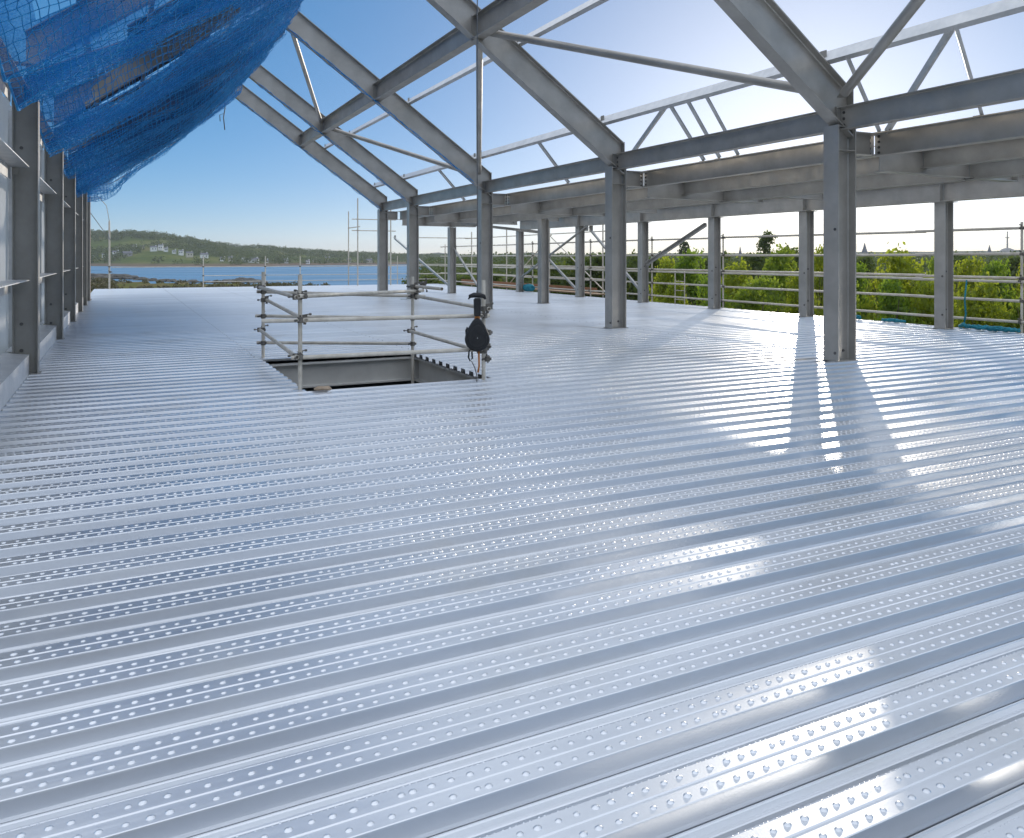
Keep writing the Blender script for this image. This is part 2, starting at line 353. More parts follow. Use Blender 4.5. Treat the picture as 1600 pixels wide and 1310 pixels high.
# bright cloud veil added overhead, above the frame, for the deck to reflect
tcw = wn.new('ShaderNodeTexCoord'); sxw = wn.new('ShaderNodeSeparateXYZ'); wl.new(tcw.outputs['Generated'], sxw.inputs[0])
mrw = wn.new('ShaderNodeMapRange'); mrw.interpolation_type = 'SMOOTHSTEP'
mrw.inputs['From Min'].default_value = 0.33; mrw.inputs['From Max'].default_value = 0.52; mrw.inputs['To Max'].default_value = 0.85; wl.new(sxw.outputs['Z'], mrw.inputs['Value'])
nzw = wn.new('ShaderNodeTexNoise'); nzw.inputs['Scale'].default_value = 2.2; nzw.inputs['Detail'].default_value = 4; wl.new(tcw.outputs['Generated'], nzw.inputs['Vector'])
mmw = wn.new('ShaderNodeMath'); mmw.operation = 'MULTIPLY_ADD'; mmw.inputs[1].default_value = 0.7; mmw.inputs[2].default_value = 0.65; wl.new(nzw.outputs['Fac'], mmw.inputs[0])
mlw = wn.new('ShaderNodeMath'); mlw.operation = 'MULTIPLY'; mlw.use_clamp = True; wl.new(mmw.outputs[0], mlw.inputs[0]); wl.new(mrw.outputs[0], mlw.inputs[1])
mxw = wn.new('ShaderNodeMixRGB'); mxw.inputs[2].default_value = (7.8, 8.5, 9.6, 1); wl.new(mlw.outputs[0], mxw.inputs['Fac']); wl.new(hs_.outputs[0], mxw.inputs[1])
# and a paler sky added behind the camera, to grey the deck web reflections
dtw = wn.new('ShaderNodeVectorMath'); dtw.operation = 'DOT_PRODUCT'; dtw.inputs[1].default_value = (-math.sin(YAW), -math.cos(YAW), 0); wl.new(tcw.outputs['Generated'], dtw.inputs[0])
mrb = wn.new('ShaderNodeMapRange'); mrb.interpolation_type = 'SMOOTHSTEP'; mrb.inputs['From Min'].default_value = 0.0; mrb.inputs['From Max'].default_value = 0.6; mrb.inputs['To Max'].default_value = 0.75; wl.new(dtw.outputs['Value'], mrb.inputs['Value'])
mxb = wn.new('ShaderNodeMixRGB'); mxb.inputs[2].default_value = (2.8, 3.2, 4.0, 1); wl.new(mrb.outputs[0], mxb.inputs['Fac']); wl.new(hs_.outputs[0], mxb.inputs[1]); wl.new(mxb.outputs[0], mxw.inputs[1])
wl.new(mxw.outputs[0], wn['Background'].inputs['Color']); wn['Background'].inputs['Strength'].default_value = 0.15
sc.view_settings.view_transform = 'Standard'; sc.view_settings.look = 'None'; sc.view_settings.exposure = 0.05; sc.view_settings.gamma = 1
sc.render.engine = 'CYCLES'
sc.cycles.max_bounces = 8; sc.cycles.transparent_max_bounces = 24

# ------------------------------------------------------------------ the floor of profiled metal deck
HX0, HX1, HY0, HY1 = 1.86, 4.12, 9.0, 12.0       # opening
DX0, DX1, DY0, DY1 = -1.14, 15.95, -4.9606, 42.3594
PITCH = 0.28
prof = [(0.0, 0.0012), (0.003, 0.003), (0.060, 0.003), (0.0635, 0.0), (0.0715, 0.0), (0.075, 0.003), (0.140, 0.003), (0.143, 0.0), (0.154, -0.041),
        (0.157, -0.044), (0.205, -0.044), (0.209, -0.035), (0.213, -0.033), (0.222, -0.033), (0.226, -0.035), (0.230, -0.044), (0.264, -0.044), (0.267, -0.041), (0.2720, -0.041), (0.2732, -0.060), (0.2795, -0.060), (0.2808, -0.044), (0.286, -0.036), (0.2985, -0.002)]
prof = [(y * PITCH / 0.30, z if z > 0 else z * 1.1) for y, z in prof]
def deck():
    vs = []; fs = []
    ribs = int(round((DY1 - DY0) / PITCH))
    for i in range(ribs):
        y0 = DY0 + i * PITCH
        inhole = y0 + 0.14 > HY0 and y0 + 0.14 < HY1
        segs = [(DX0, HX0), (HX1, DX1)] if inhole else [(DX0, DX1)]
        for a, b in segs:
            pr = prof + [(PITCH, 0.0012)]
            o = len(vs); cut = 9
            xs = np.linspace(a, b, 9 if b - a > 5 else 3)
            for x in xs:
                for (y, z) in pr: vs.append((x, y0 + y, z))
            k = len(pr)
            for j in range(len(xs) - 1):
                for q in range(k - 1):
                    fs.append((o + j * k + q, o + (j + 1) * k + q, o + (j + 1) * k + q + 1, o + j * k + q + 1))
    # pressed dimples, two rows on every crown, as far as they can be made out
    nv = len(vs); V0 = np.array(vs, dtype=np.float32); F0 = np.array(fs, dtype=np.int32)
    def domes(rows, rad, hgt, step, ymax, ring):
        P = []
        for i in range(ribs):
            y0 = DY0 + i * PITCH
            if y0 < 0.6 or y0 > ymax: continue
            inhole = y0 + 0.14 > HY0 and y0 + 0.14 < HY1
            for row, (yy, zz) in enumerate(rows):
                off = rng.uniform(0, step)
                xs = np.arange(DX0 + 0.05 + off, DX1 - 0.05, step)
                xs = xs + rng.normal(0, 0.003, len(xs)) + (rng.random(len(xs)) < 0.05) * 0.02
                lim = 4.2 + y0 * 1.75
                xs = xs[(xs < lim)]
                if inhole: xs = xs[(xs < HX0 - .03) | (xs > HX1 + .03)]
                P.append(np.stack([xs, np.full(len(xs), y0 + yy) + rng.normal(0, .0012, len(xs)), np.full(len(xs), zz)], 1))
        P = np.concatenate(P); n = len(P)
        a = np.arange(ring) * 2 * np.pi / ring
        prof2 = [(1.0, -0.0006), (0.74, 0.55 * hgt), (0.34, 0.95 * hgt)]
        T = np.concatenate([np.stack([np.cos(a) * rad * r_ * 1.15, np.sin(a) * rad * r_, np.full(ring, h)], 1) for r_, h in prof2])
        sca = rng.uniform(0.85, 1.12, n)
        W = (P[:, None, :] + T[None] * sca[:, None, None]).reshape(-1, 3)
        base = []
        for l in range(2):
            for k in range(ring): base.append((l * ring + k, l * ring + (k + 1) % ring, (l + 1) * ring + (k + 1) % ring, (l + 1) * ring + k))
        for k in range(0, ring - 2, 2): base.append((2 * ring, 2 * ring + k + 1, 2 * ring + k + 2, 2 * ring + (k + 3) % ring))
        base = np.array(base)
        return W, (base[None] + (np.arange(n) * len(T))[:, None, None]).reshape(-1, 4)
    W1, f1 = domes([(0.029, 0.003), (0.100, 0.003)], 0.0106, 0.0047, 0.057, 6.0, 12)
    W2, f2 = domes([(0.029, 0.003), (0.100, 0.003)], 0.0106, 0.0047, 0.057, 14.0, 6)
    keep = W2[:, 1].reshape(-1, 18)[:, 0] > 6.15
    W2 = W2.reshape(-1, 18, 3)[keep].reshape(-1, 3); f2 = f2[:len(W2) // 18 * (len(f2) // len(keep))]
    W3, f3 = domes([(0.1322, 0.0015)], 0.0038, 0.002, 0.021, 4.2, 6)
    VV = [V0]; FF = [F0]; o = nv
    for W_, f_ in ((W1, f1), (W2, f2), (W3, f3)):
        VV.append(W_.astype(np.float32)); FF.append(f_ + o); o += len(W_)
    F_ = np.concatenate(FF)
    ob = np_mesh('deck_floor', np.concatenate(VV), F_, 'deck')
    sm = np.zeros(len(F_), dtype=bool); sm[len(F0):] = True
    ob.data.polygons.foreach_set('use_smooth', sm)
    tag(ob, 'ribbed galvanised metal floor deck with rows of pressed dimples', None, None, 'structure')
    if 'category' in ob: del ob['category']
deck()
b = MB()     # shot-fired fixings in lines over the beams below
for X in (1.795, 4.19, 9.62):
    for i in range(int((DY1 - DY0) / PITCH)):
        y = DY0 + i * PITCH
        if y < (12.2 if X < 5 else 9): continue
        b.lathe((X + random.uniform(-.012, .012), y + .173, -.0483), [(.016, .0002), (.016, .003), (.007, .003), (.006, .011)], 8)
        b.lathe((X + random.uniform(-.012, .012), y + .063, 0.0002), [(.012, .0002), (.012, .003), (.006, .003), (.005, .010)], 8)
tag(b.build('deck_fixing_rows', 'bolt'), kind='structure')
b = MB()     # edge trims closing the deck
b.box((DX1 + 0.006, (DY0 + DY1) / 2, -0.06), (0.008, DY1 - DY0, 0.13)); b.box(((DX0 + DX1) / 2, DY1 + 0.006, -0.06), (DX1 - DX0, 0.008, 0.125))
tag(b.build('deck_edge', 'trim'), kind='structure')

b = MB(); b.box(((DX0 + DX1) / 2, (DY0 + DY1) / 2, -4.2), (DX1 - DX0, DY1 - DY0, .2))  # unseen slab and walls under the deck, added to keep the opening dark
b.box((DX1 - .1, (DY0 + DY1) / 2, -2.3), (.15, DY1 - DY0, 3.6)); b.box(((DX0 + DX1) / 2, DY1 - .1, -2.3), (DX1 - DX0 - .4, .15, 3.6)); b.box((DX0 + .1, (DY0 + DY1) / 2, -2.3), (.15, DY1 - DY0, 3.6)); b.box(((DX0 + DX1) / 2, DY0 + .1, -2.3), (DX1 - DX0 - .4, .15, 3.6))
tag(b.build('added_lower_storey', 'lower'), kind='structure')
# unseen blockwork wall, added behind the camera for the deck to reflect
b = MB(); b.box((-.2, -5.1, 1.0), (3.4, .2, 3.6)); tag(b.build('added_rear_wall', 'block'), kind='structure')
# opening in the floor: trimmer beams below the deck
t = empty('floor_opening_frame', ((HX0 + HX1) / 2, (HY0 + HY1) / 2, -0.6), 'dark grey steel trimmer beams lining the square floor opening', 'steel frame')
b = MB(); b.ibeam((HX0 - .25, HY1 + .11, -.26), (HX1 + .3, HY1 + .11, -.26), 0.36, 0.19, 0.016, 0.012); b.build('far_beam', 'hatch', t)
b = MB(); b.ibeam((HX1 + .11, HY0 - .3, -.26), (HX1 + .11, HY1 + .015, -.26), 0.36, 0.19, 0.016, 0.012); b.build('side_beam', 'hatch', t)
b = MB(); b.ibeam((HX0 - .11, HY0 - .3, -.26), (HX0 - .11, HY1 + .015, -.26), 0.36, 0.19, 0.016, 0.012); b.build('side_beam', 'hatch', t)
b = MB(); b.ibeam((HX0 - .015, HY0 - .11, -.26), (HX1 + .015, HY0 - .11, -.26), 0.36, 0.19, 0.016, 0.012); b.build('near_beam', 'hatch', t)
b = MB(); b.box((HX1 - 0.002, (HY0 + HY1) / 2, -0.0615), (0.0024, HY1 - HY0, 0.008)); b.build('edge_angle', 'trim', t)

# ------------------------------------------------------------------ colonnade columns
CY = [2.1, 8.39, 14.27, 21.03, 27.39, 31.07]
CX = 9.4
RS = 0.72                                    # roof slope
def steel_column(x, y, h, d, bfl, label, group, detail=2):
    t = empty('steel_column', (x, y, 0), label, 'steel column', group)
    b = MB(); b.ibeam((x, y, 0.006), (x, y, h), d, bfl, 0.020, 0.013, up=(1, 0, 0)); b.build('shaft', 'steel', t)
    b = MB(); b.box((x, y, 0.008), (d + 0.05, bfl + 0.04, 0.010)); b.build('base_plate', 'steel_dull', t)
    return t
def dress_column(t, x, y, h, d, bfl, near):
    fx = x - d / 2
    b = MB()
    for z in (h - 0.02, h - 0.36):
        for s_ in (-1, 1): b.box((x, y + s_ * (bfl / 4 + .004), z), (d - 0.042, bfl / 2 - 0.012, 0.012))
    b.build('stiffener', 'steel', t)
    if near:
        for zz in (0.12, 1.9):
            bolt(t, (fx - 0.0005, y - bfl * .28 * (1 if int(zz * 10) % 2 else -.6), zz), (-1, 0, 0))
        for zz in (0.14,): bolt(t, (x + .06, y - 0.0068, zz), (0, -1, 0))
clabels = ['steel column beyond the right edge of the colonnade', 'big grey steel column nearest the camera, under the sunlit rafter foot',
           'second grey steel column from the camera, right of the floor opening', 'grey steel column directly behind the black hanging fall arrester',
           'fourth steel column of the inner row, last but one before the water', 'farthest inner steel column, at the foot of the end rafter against the water']
cols = []
first = steel_column(CX, CY[1], 3.40, 0.36, 0.27, clabels[1], 'inner row of steel columns')
dress_column(first, CX, CY[1], 3.40, 0.36, 0.27, True)
for i in (2, 3, 4, 5): dup(first, (CX, CY[i], 0), clabels[i])
dup(first, (CX, CY[0], 0), clabels[0])
OX = 15.5; OY = [7.4, 11.13, 14.88, 18.36, 21.9, 25.95, 31.0]
olab = ['outer steel column beyond the right edge', 'outer steel column farthest right, beside the blue hanging rope', 'slim outer steel column just left of the big nearest column',
        'outer steel column left of the round lone tree on the skyline', 'outer steel column just right of the second inner column', 'slim outer steel column with diagonal braces meeting at both sides',
        'farthest outer steel column, just right of the column behind the hoist']
firsto = steel_column(OX, OY[1], 2.66, 0.26, 0.25, olab[1], 'outer row of steel columns')
b = MB(); b.box((OX, OY[1], 2.652), (0.40, 0.36, 0.014)); b.build('cap_plate', 'steel_dull', firsto)
for zz in (.3, 1.1): bolt(firsto, (OX - .1305, OY[1] - .06, zz), (-1, 0, 0)); bolt(firsto, (OX + .05, OY[1] - 0.0068, zz + .1), (0, -1, 0))
for i in (0, 2, 3, 4, 5, 6): dup(firsto, (OX, OY[i], 0), olab[i])
firsti = steel_column(12.3, 22.9, 2.73, 0.28, 0.26, 'steel column midway under the flat roof frame, with a brace crossing on its right', 'middle steel columns')
dup(firsti, (12.3, 30.9, 0), 'small middle column between a long diagonal tube on each side')
t = empty('steel_post', (9.0, 27.2, 0), 'thin steel post standing between the two farthest inner columns', 'steel post')
b = MB(); b.ibeam((9.0, 27.2, 0.006), (9.0, 27.2, 2.6), 0.12, 0.12, 0.01, 0.008); b.build('shaft', 'steel_dull', t)
b = MB(); b.box((9.0, 27.2, 0.007), (0.2, 0.2, 0.010)); b.build('base_plate', 'steel_dull', t)

# ------------------------------------------------------------------ rafters, longitudinal and tie beams
RD = 0.54
def rz_bot(x): return 3.48 + RS * (CX - 0.18 - x)     # underside line of the right roof slope
APX = 3.75
ca = 1 / math.sqrt(1 + RS * RS)
def rafter(y, label):
    off = RD / 2 / ca
    p0 = V((CX + 0.14, y, rz_bot(CX + 0.14) + off)); p1 = V((APX, y, rz_bot(APX) + off))
    b = MB(); b.ibeam(p0, p1, RD, 0.23, 0.018, 0.011, n0=(1, 0, 0), n1=(1, 0, 0))
    o = b.build('steel_rafter', 'steel'); tag(o, label, 'rafter', 'rafters of the right roof slope')
    b = MB()
    b.box((CX + 0.148, y, rz_bot(CX + .148) + off), (0.015, 0.22, 2 * off + .04)); b.build('end_plate', 'steel_dull', o)
    b = MB()
    for s_ in (-1, 1): b.box((6.2, y + s_ * 0.052, rz_bot(6.2) + off), (0.012, 0.088, 2 * off - .05))
    b.build('stiffener', 'steel', o)
    for k in range(4):
        for s_ in (-.06, .06): bolt(o, (6.2 + s_, y - 0.006, rz_bot(6.2) + .12 + k * .09), (0, -1, 0))
    return o
rl = ['rafter beyond the right edge', 'widest rafter, rising from the nearest column past the sun glare', 'rafter rising from the second column, crossed by the ridge beam at top centre',
      'long rafter with a blue cord along it, third from the camera', 'rafter just in front of the end rafter, foot in the blue netting', 'farthest end rafter, lowest diagonal beam against the pale sky']
for y, l in zip(CY, rl): rafter(y, l)

def beam(name, p0, p1, d, bw, label, cat, group, mat='steel', tf=0.014, tw=0.010, plates=None):
    b = MB(); b.ibeam(p0, p1, d, bw, tf, tw)
    o = b.build(name, mat); tag(o, label, cat, group)
    for q in plates or []:
        b = MB(); b.box(q[0], q[1]); b.build('end_plate', 'steel_dull', o)
    return o
# upper longitudinal beam crossing the rafters at x = 6.2
zl = rz_bot(6.2) + RD / 2 / ca - 0.05
for i in range(5):
    y0, y1 = CY[i] + .014, CY[i + 1] - .014
    lab = ['stretch of roof beam beyond the right edge', 'roof beam stretch entering at the top edge, right of the top centre joint', 'thick roof beam stretch between the two middle rafters', 'roof beam stretch between the third rafter and the last pair of rafters',
           'short roof beam stretch between the two farthest rafters'][i]
    beam('longitudinal_beam', (6.2, y0, zl), (6.2, y1, zl), 0.44, 0.22, lab, 'steel beam', 'longitudinal roof beams', plates=[((6.2, y0 + .008, zl), (.23, .014, .48)), ((6.2, y1 - .008, zl), (.23, .014, .48))])
ends = ['beam at the far right, running into the right frame edge', 'sunlit tie beam between the nearest two columns', 'tie beam between the second and third columns', 'tie beam between the third and fourth columns', 'short tie beam between the farthest two columns']
for i in range(5):
    y0, y1 = CY[i] + .02, CY[i + 1] - .02
    o = beam('eaves_beam', (CX, y0, 3.505), (CX, y1, 3.505), 0.33, 0.17, 'upper ' + ends[i], 'steel beam', 'upper eaves beams', plates=[((CX, y0 + .006, 3.505), (.18, .012, .36)), ((CX, y1 - .006, 3.505), (.18, .012, .36))])
    if i in (0, 1):
        for k in range(3):
            for q in (y0 + .06, y1 - .06): bolt(o, (CX - .0055, q, 3.41 + k * .09), (-1, 0, 0))
BX = 10.12
for i in range(5):
    y0, y1 = CY[i] + .012, CY[i + 1] - .012
    o = beam('roof_edge_beam', (BX, y0, 3.17), (BX, y1, 3.17), 0.34, 0.18, 'lower ' + ends[i], 'steel beam', 'lower roof edge beams')
    b = MB(); b.box((BX, y0 + .12, 3.17), (.016, .012, .3)); b.build('end_plate', 'steel_dull', o)
    for k in range(4): bolt(o, (BX - .0055, y0 + .07, 3.05 + k * .08), (-1, 0, 0)); bolt(o, (BX - .0055, y1 - .07, 3.05 + k * .08), (-1, 0, 0))
names6 = ['off the right edge', 'behind the nearest column', 'behind the second column', 'behind the third column', 'behind the fourth column', 'behind the farthest column']
for i, y in enumerate(CY):
    beam('bracket_beam', (CX + .19, y, 3.17), (BX - .1, y, 3.17), 0.33, 0.18, 'stub bracket beam ' + names6[i] + ' head', 'steel beam', 'stub bracket beams', plates=[((CX + .187, y, 3.17), (.012, .2, .36))])
    beam('cross_beam', (BX + .1, y, 2.98), (13.4, y, 2.96), 0.40, 0.18, 'flat roof cross beam running right from ' + names6[i], 'steel beam', 'flat roof cross beams')
    beam('cross_beam', (13.42, y, 3.03), (OX - .1, y, 3.0), 0.22, 0.14, 'shallow outer end of the flat roof cross beam ' + names6[i], 'steel beam', 'shallow cross beam ends', plates=[((13.41, y, 2.97), (.014, .2, .42))])
mid = [(CY[i] + CY[i + 1]) / 2 for i in range(5)]
for i in range(6):
    y0, y1 = OY[i] + .004, OY[i + 1] - .004
    beam('outer_beam', (OX, y0, 2.875), (OX, y1, 2.875), 0.42, 0.20, 'outer roof beam stretch ' + ['at the right frame edge, over the sky gap', 'between the farthest right outer column and the next', 'left of the big nearest column, over the hedge', 'over the round skyline tree gap',
         'behind the second inner column, over the braces', 'at the far end above the chevron braces'][i], 'steel beam', 'outer roof beams', plates=[((OX, y0 + .01, 2.875), (.22, .012, .44))])
for j, X in enumerate((11.2, 12.3)):
    for i in range(5):
        y0, y1 = CY[i] + .01, CY[i + 1] - .01
        beam('secondary_beam', (X, y0, 3.03 - j * .13), (X, y1, 3.03 - j * .13), 0.32, 0.16, '%s secondary beam under the flat roof, %s bay' % (['inner', 'outer'][j], ['off-frame right', 'nearest', 'second', 'third', 'farthest'][i]), 'steel beam', 'secondary flat roof beams', 'steel_dull')

# purlins on top of the rafters
def purlin(x, y0, y1, d, label):
    z = rz_bot(x) + RD / ca + 0.006
    a = math.atan(RS); up = V((math.sin(a), 0, math.cos(a)))
    q = V((x, 0, z)) + up * (d / 2)
    b = MB(); b.channel((q.x, y0, q.z), (q.x, y1, q.z), d, 0.08, 0.005, up=up)
    o = b.build('purlin', 'trim'); tag(o, label, 'purlin', 'roof purlins')
    for yy in CY:
        if y0 < yy < y1:
            b = MB(); b.box((q.x - .012, yy, q.z), (.01, .12, d * .8)); b.build('cleat', 'steel_dull', o)
    return o
purlin(7.05, 1.5, 31.4, 0.20, 'upper roof purlin slanting across the sky behind the rafters to the top edge')
purlin(9.02, 1.5, 31.4, 0.21, 'eaves purlin just above the upper tie beams')
# struts from the eaves purlin down to the lower edge beam
pz = rz_bot(9.02) + RD / ca + 0.02
def strut(y0, y1, label, x1=BX, wdt=0.09):
    b = MB(); b.channel((9.06, y0, pz), (x1, y1, 3.345), wdt, 0.045, 0.005, up=(0, 0.3, 1))
    o = b.build('purlin_strut', 'trim'); tag(o, label, 'strut', 'purlin struts')
    b = MB(); b.box((x1, y1, 3.349), (.12, .12, .008)); b.build('foot_plate', 'steel_dull', o)
strut(6.4, 8.2, 'pale strut right of the nearest column top, leaning left'); strut(6.38, 6.75, 'dark strut right of the nearest column top, leaning right')
strut(12.1, 15.4, 'long pale strut leaning far left, above the second bay'); strut(11.5, 11.85, 'short pale strut in the middle of the second bay')
strut(11.0, 11.35, 'short strut of the second bay nearest the sun glare', wdt=.07); strut(8.0, 8.32, 'short strut right behind the nearest rafter foot')
strut(12.0, 12.3, 'short strut meeting the long leaning one at the purlin'); strut(17.2, 17.5, 'small strut in the third bay under the purlin'); strut(24.0, 24.3, 'far small strut under the purlin, beyond the third column')
# roof plane bracing tubes
zb = lambda x: rz_bot(x) + RD / 2 / ca
def brace(p, q, r, label, vis=None):
    p, q = V(p), V(q); d = (q - p).normalized()
    b = MB(); b.tube([p + d * .12, q - d * .12], r, 14); o = b.build('bracing_tube', 'steel', smooth='auto'); tag(o, label, 'bracing tube', 'roof bracing tubes')
    for e, s_ in ((p, 1), (q, -1)):
        b = MB(); rot = d.to_track_quat('Z', 'X').to_matrix()
        b.box(e + d * s_ * 0.10, (0.012, 0.12, 0.24), rot); b.build('end_plate', 'steel_dull', o)
brace((6.3, CY[2] - .1, zb(6.3) - .05), (CX - .3, CY[1] + .12, zb(CX - .3)), 0.07, 'grey bracing tube sloping down right to the sun glare')
brace((6.3, CY[2] + .1, zb(6.3) - .1), (CX - .25, CY[3] - .12, zb(CX - .25)), 0.068, 'upright looking bracing tube in the middle of the photo')
brace((6.3, CY[0] + .1, zb(6.3)), (CX - .1, CY[1] - .12, zb(CX - .1) + .05), 0.07, 'thick bracing tube rising right from the nearest column top')
brace((6.3, CY[4] - .1, zb(6.3)), (CX - .25, CY[3] + .12, zb(CX - .25)), 0.068, 'thin bracing tube sloping down right between the far rafters')
brace((6.1, CY[4] - .12, zb(6.1)), (APX + .15, CY[3] + .12, zb(APX + .15) - .05), 0.06, 'steep bracing tube below the top of the netting')
# chevron braces between the far outer columns
def flat(p, q, label, wdt=0.11, name='diagonal_brace'):
    b = MB(); b.angle(p, q, wdt, wdt * .8, 0.012, up=(-1, 0, 0.2)); o = b.build(name, 'steel'); tag(o, label, 'brace', 'diagonal braces')
    d = (V(q) - V(p)).normalized(); b = MB(); b.box(V(p) + d * .05, (.014, .24, .2)); b.build('gusset_plate', 'steel_dull', o)
flat((15.5, 25.2, 2.58), (15.5, 22.1, .5), 'brace running down right to the foot of the far outer column')
flat((15.42, 25.3, 2.58), (15.42, 30.8, .55), 'long brace running down left behind the middle column')
flat((12.3, 29.9, 2.9), (12.3, 23.1, 2.35), 'nearly level brace at the top of the middle columns', .09)
flat((15.6, 28.6, 1.5), (15.6, 26.1, .2), 'short brace dropping right to an outer column foot')
flat((12.3, 38.6, 2.5), (12.3, 31.1, .35), 'brace tube left of the small middle column')
flat((12.35, 30.7, 1.9), (12.35, 27.7, .1), 'brace tube right of the small middle column, ending above the hoist')
flat((15.5, 21.7, 1.3), (15.5, 18.7, 2.5), 'brace rising right behind the second inner column')

# ------------------------------------------------------------------ left wall: columns, rails, sheeting, upstand
LX = -1.1; LY = [6.6, 12.0, 16.8, 21.2, 25.0, 28.2, 31.0]
llab = ['wall column beyond the left edge', 'wide dark wall column nearest the camera at the left edge', 'second wall column from the left edge', 'third wall column from the left edge',
        'fourth, narrow looking wall column from the left', 'fifth wall column, thin sliver in the row', 'last wall column at the end of the left wall']
def wall_column(y, l):
    t = empty('wall_column', (LX, y, 0), l, 'steel column', 'left wall columns')
    b = MB(); b.ibeam((LX, y, 0.006), (LX, y, 3.72), 0.29, 0.20, 0.016, 0.012, up=(1, 0, 0)); b.build('shaft', 'steel_dull', t)
    b = MB(); b.box((LX, y, 0.007), (0.33, 0.24, 0.009)); b.build('base_plate', 'steel_dull', t)
    for zz in (.3, .34 + .3, 2.9): bolt(t, (LX - .05, y - 0.0065, zz), (0, -1, 0))
    return t
wc = wall_column(LY[1], llab[1])
for i in range(7):
    if i != 1: dup(wc, (LX, LY[i], 0), llab[i])
bayn = ['nearest', 'first full', 'second', 'third', 'fourth', 'last']
for i in range(6):
    y0, y1 = LY[i] + .103, LY[i + 1] - .103
    for z, nm in ((1.2, 'middle'), (2.64, 'high'), (3.62, 'top')):
        b = MB(); b.extrude([(0.0, 0), (0.18, 0), (0.18, 0.012), (-0.04, 0.012), (-0.04, -0.16), (-0.028, -0.16), (-0.028, 0.0)], (LX - .13, y0 - .0, z), (LX - .13, y1, z))
        o = b.build('wall_rail', 'trim'); tag(o, '%s horizontal wall rail in the %s bay of the left wall' % (nm, bayn[i]), 'wall rail', 'left wall rails')
        b = MB(); b.box((LX - .10, y1 - .03, z - .05), (.06, .012, .09)); b.build('cleat', 'steel_dull', o)
    # upstand at the floor
    b = MB(); b.extrude([(0.0, 0.0), (0.006, 0.0), (0.006, 0.255), (-0.28, 0.285), (-0.28, 0.279), (0.0, 0.249)], (LX + .04, y0, 0.004), (LX + .04, y1, 0.004))
    o = b.build('wall_upstand', 'trim'); tag(o, 'folded metal upstand along the floor in the %s bay of the left wall' % bayn[i], 'upstand', 'left wall upstands')
    # sheeting outside with battens
    t = empty('wall_sheeting', (LX - .36, (y0 + y1) / 2, 0), 'pale sheeting closing the %s bay of the left wall' % bayn[i], 'sheeting', 'left wall sheeting')
    b = MB(); nsub = 18; zz = [0.1, 1.0, 2.0, 3.0, 3.75]
    pts = []
    for a_ in range(nsub + 1):
        yy = y0 + (y1 - y0) * a_ / nsub
        for z in zz: pts.append((LX - .36 + 0.02 * math.sin(a_ * 1.9 + z), yy, z))
    k = len(zz); b.add(pts, [(a_ * k + q, (a_ + 1) * k + q, (a_ + 1) * k + q + 1, a_ * k + q + 1) for a_ in range(nsub) for q in range(k - 1)]); b.build('sheet', 'sheet', t, smooth=True)
    for q in (0.3, 0.64, 0.97):
        yy = y0 + (y1 - y0) * q
        b = MB(); b.channel((LX - .30, yy, 0.05), (LX - .30, yy, 3.6), 0.07, 0.05, .005, up=(0, 1, 0)); b.build('mullion', 'trim', t)
# pinkish end post and closing flashing
b = MB(); b.channel((LX + .02, 31.5, -1), (LX + .02, 31.5, 3.9), 0.24, 0.12, 0.01, up=(1, 0, 0)); o = b.build('end_post', 'rust'); tag(o, 'pinkish primed post at the far end of the left wall', 'post')
b = MB(); b.box((LX + .02, 31.62, 0.02), (.3, .2, .04)); b.build('foot_plate', 'steel_dull', o)

# ------------------------------------------------------------------ left roof slope and the blue safety net
RIDZ = rz_bot(APX)
EZ = 3.78
def lroof(s): return (LX + (APX - LX) * s, EZ + (RIDZ - EZ) * s)
for i, y in enumerate(LY):
    if i == 0: continue
    x0, z0 = lroof(0.0); x1, z1 = lroof(1.0)
    b = MB(); b.ibeam((x0, y, z0 + .36), (x1 - .004, y, z1 + .36), 0.40, 0.19, 0.014, 0.010, n0=(1, 0, 0), n1=(1, 0, 0))
    o = b.build('steel_rafter', 'steel_dull'); tag(o, ['dark rafter off the top left corner', 'dark rafter behind the netting above the nearest wall column', 'dark rafter behind the netting above the second wall column', 'dark rafter behind the netting above the third wall column',
        'dark rafter behind the netting above the fourth wall column', 'dark rafter behind the netting above the fifth wall column', 'dark rafter along the gable edge of the netting'][i], 'rafter', 'rafters behind the blue netting')
    b = MB(); b.box((x0, y, z0 + .2), (.3, .2, .014)); b.build('end_plate', 'steel_dull', o)
for k, s_ in enumerate((0.12, 0.31, 0.5, 0.69, 0.88)):
    x, z = lroof(s_); b = MB(); b.channel((x, 9.0, z + .66), (x, 31.2, z + .66), 0.18, 0.07, 0.005)
    o = b.build('purlin', 'steel_dull'); tag(o, 'purlin above the blue netting, %s up the slope' % ['lowest', 'second', 'third', 'fourth', 'highest'][k], 'purlin', 'purlins above the netting')
    b = MB()
    for y in LY[1:]: b.box((x - .01, y, z + .66), (.012, .1, .14))
    b.build('cleat', 'steel_dull', o)
# roof boards already laid over parts of the slope (dark undersides behind the net)
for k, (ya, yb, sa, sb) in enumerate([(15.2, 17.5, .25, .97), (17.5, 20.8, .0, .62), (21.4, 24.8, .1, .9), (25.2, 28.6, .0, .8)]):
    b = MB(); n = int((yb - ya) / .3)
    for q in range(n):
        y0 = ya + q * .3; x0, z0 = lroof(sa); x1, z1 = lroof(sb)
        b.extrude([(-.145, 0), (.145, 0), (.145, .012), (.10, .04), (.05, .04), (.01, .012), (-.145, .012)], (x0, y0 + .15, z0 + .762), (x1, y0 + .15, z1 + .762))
    o = b.build('roof_sheet', 'roofing'); tag(o, 'dark roof sheet seen through the netting, patch %s' % ['high beside the second wall column', 'low beside the second wall column', 'above the third wall column', 'near the gable end'][k], 'roof sheet', 'roof sheets above the netting')

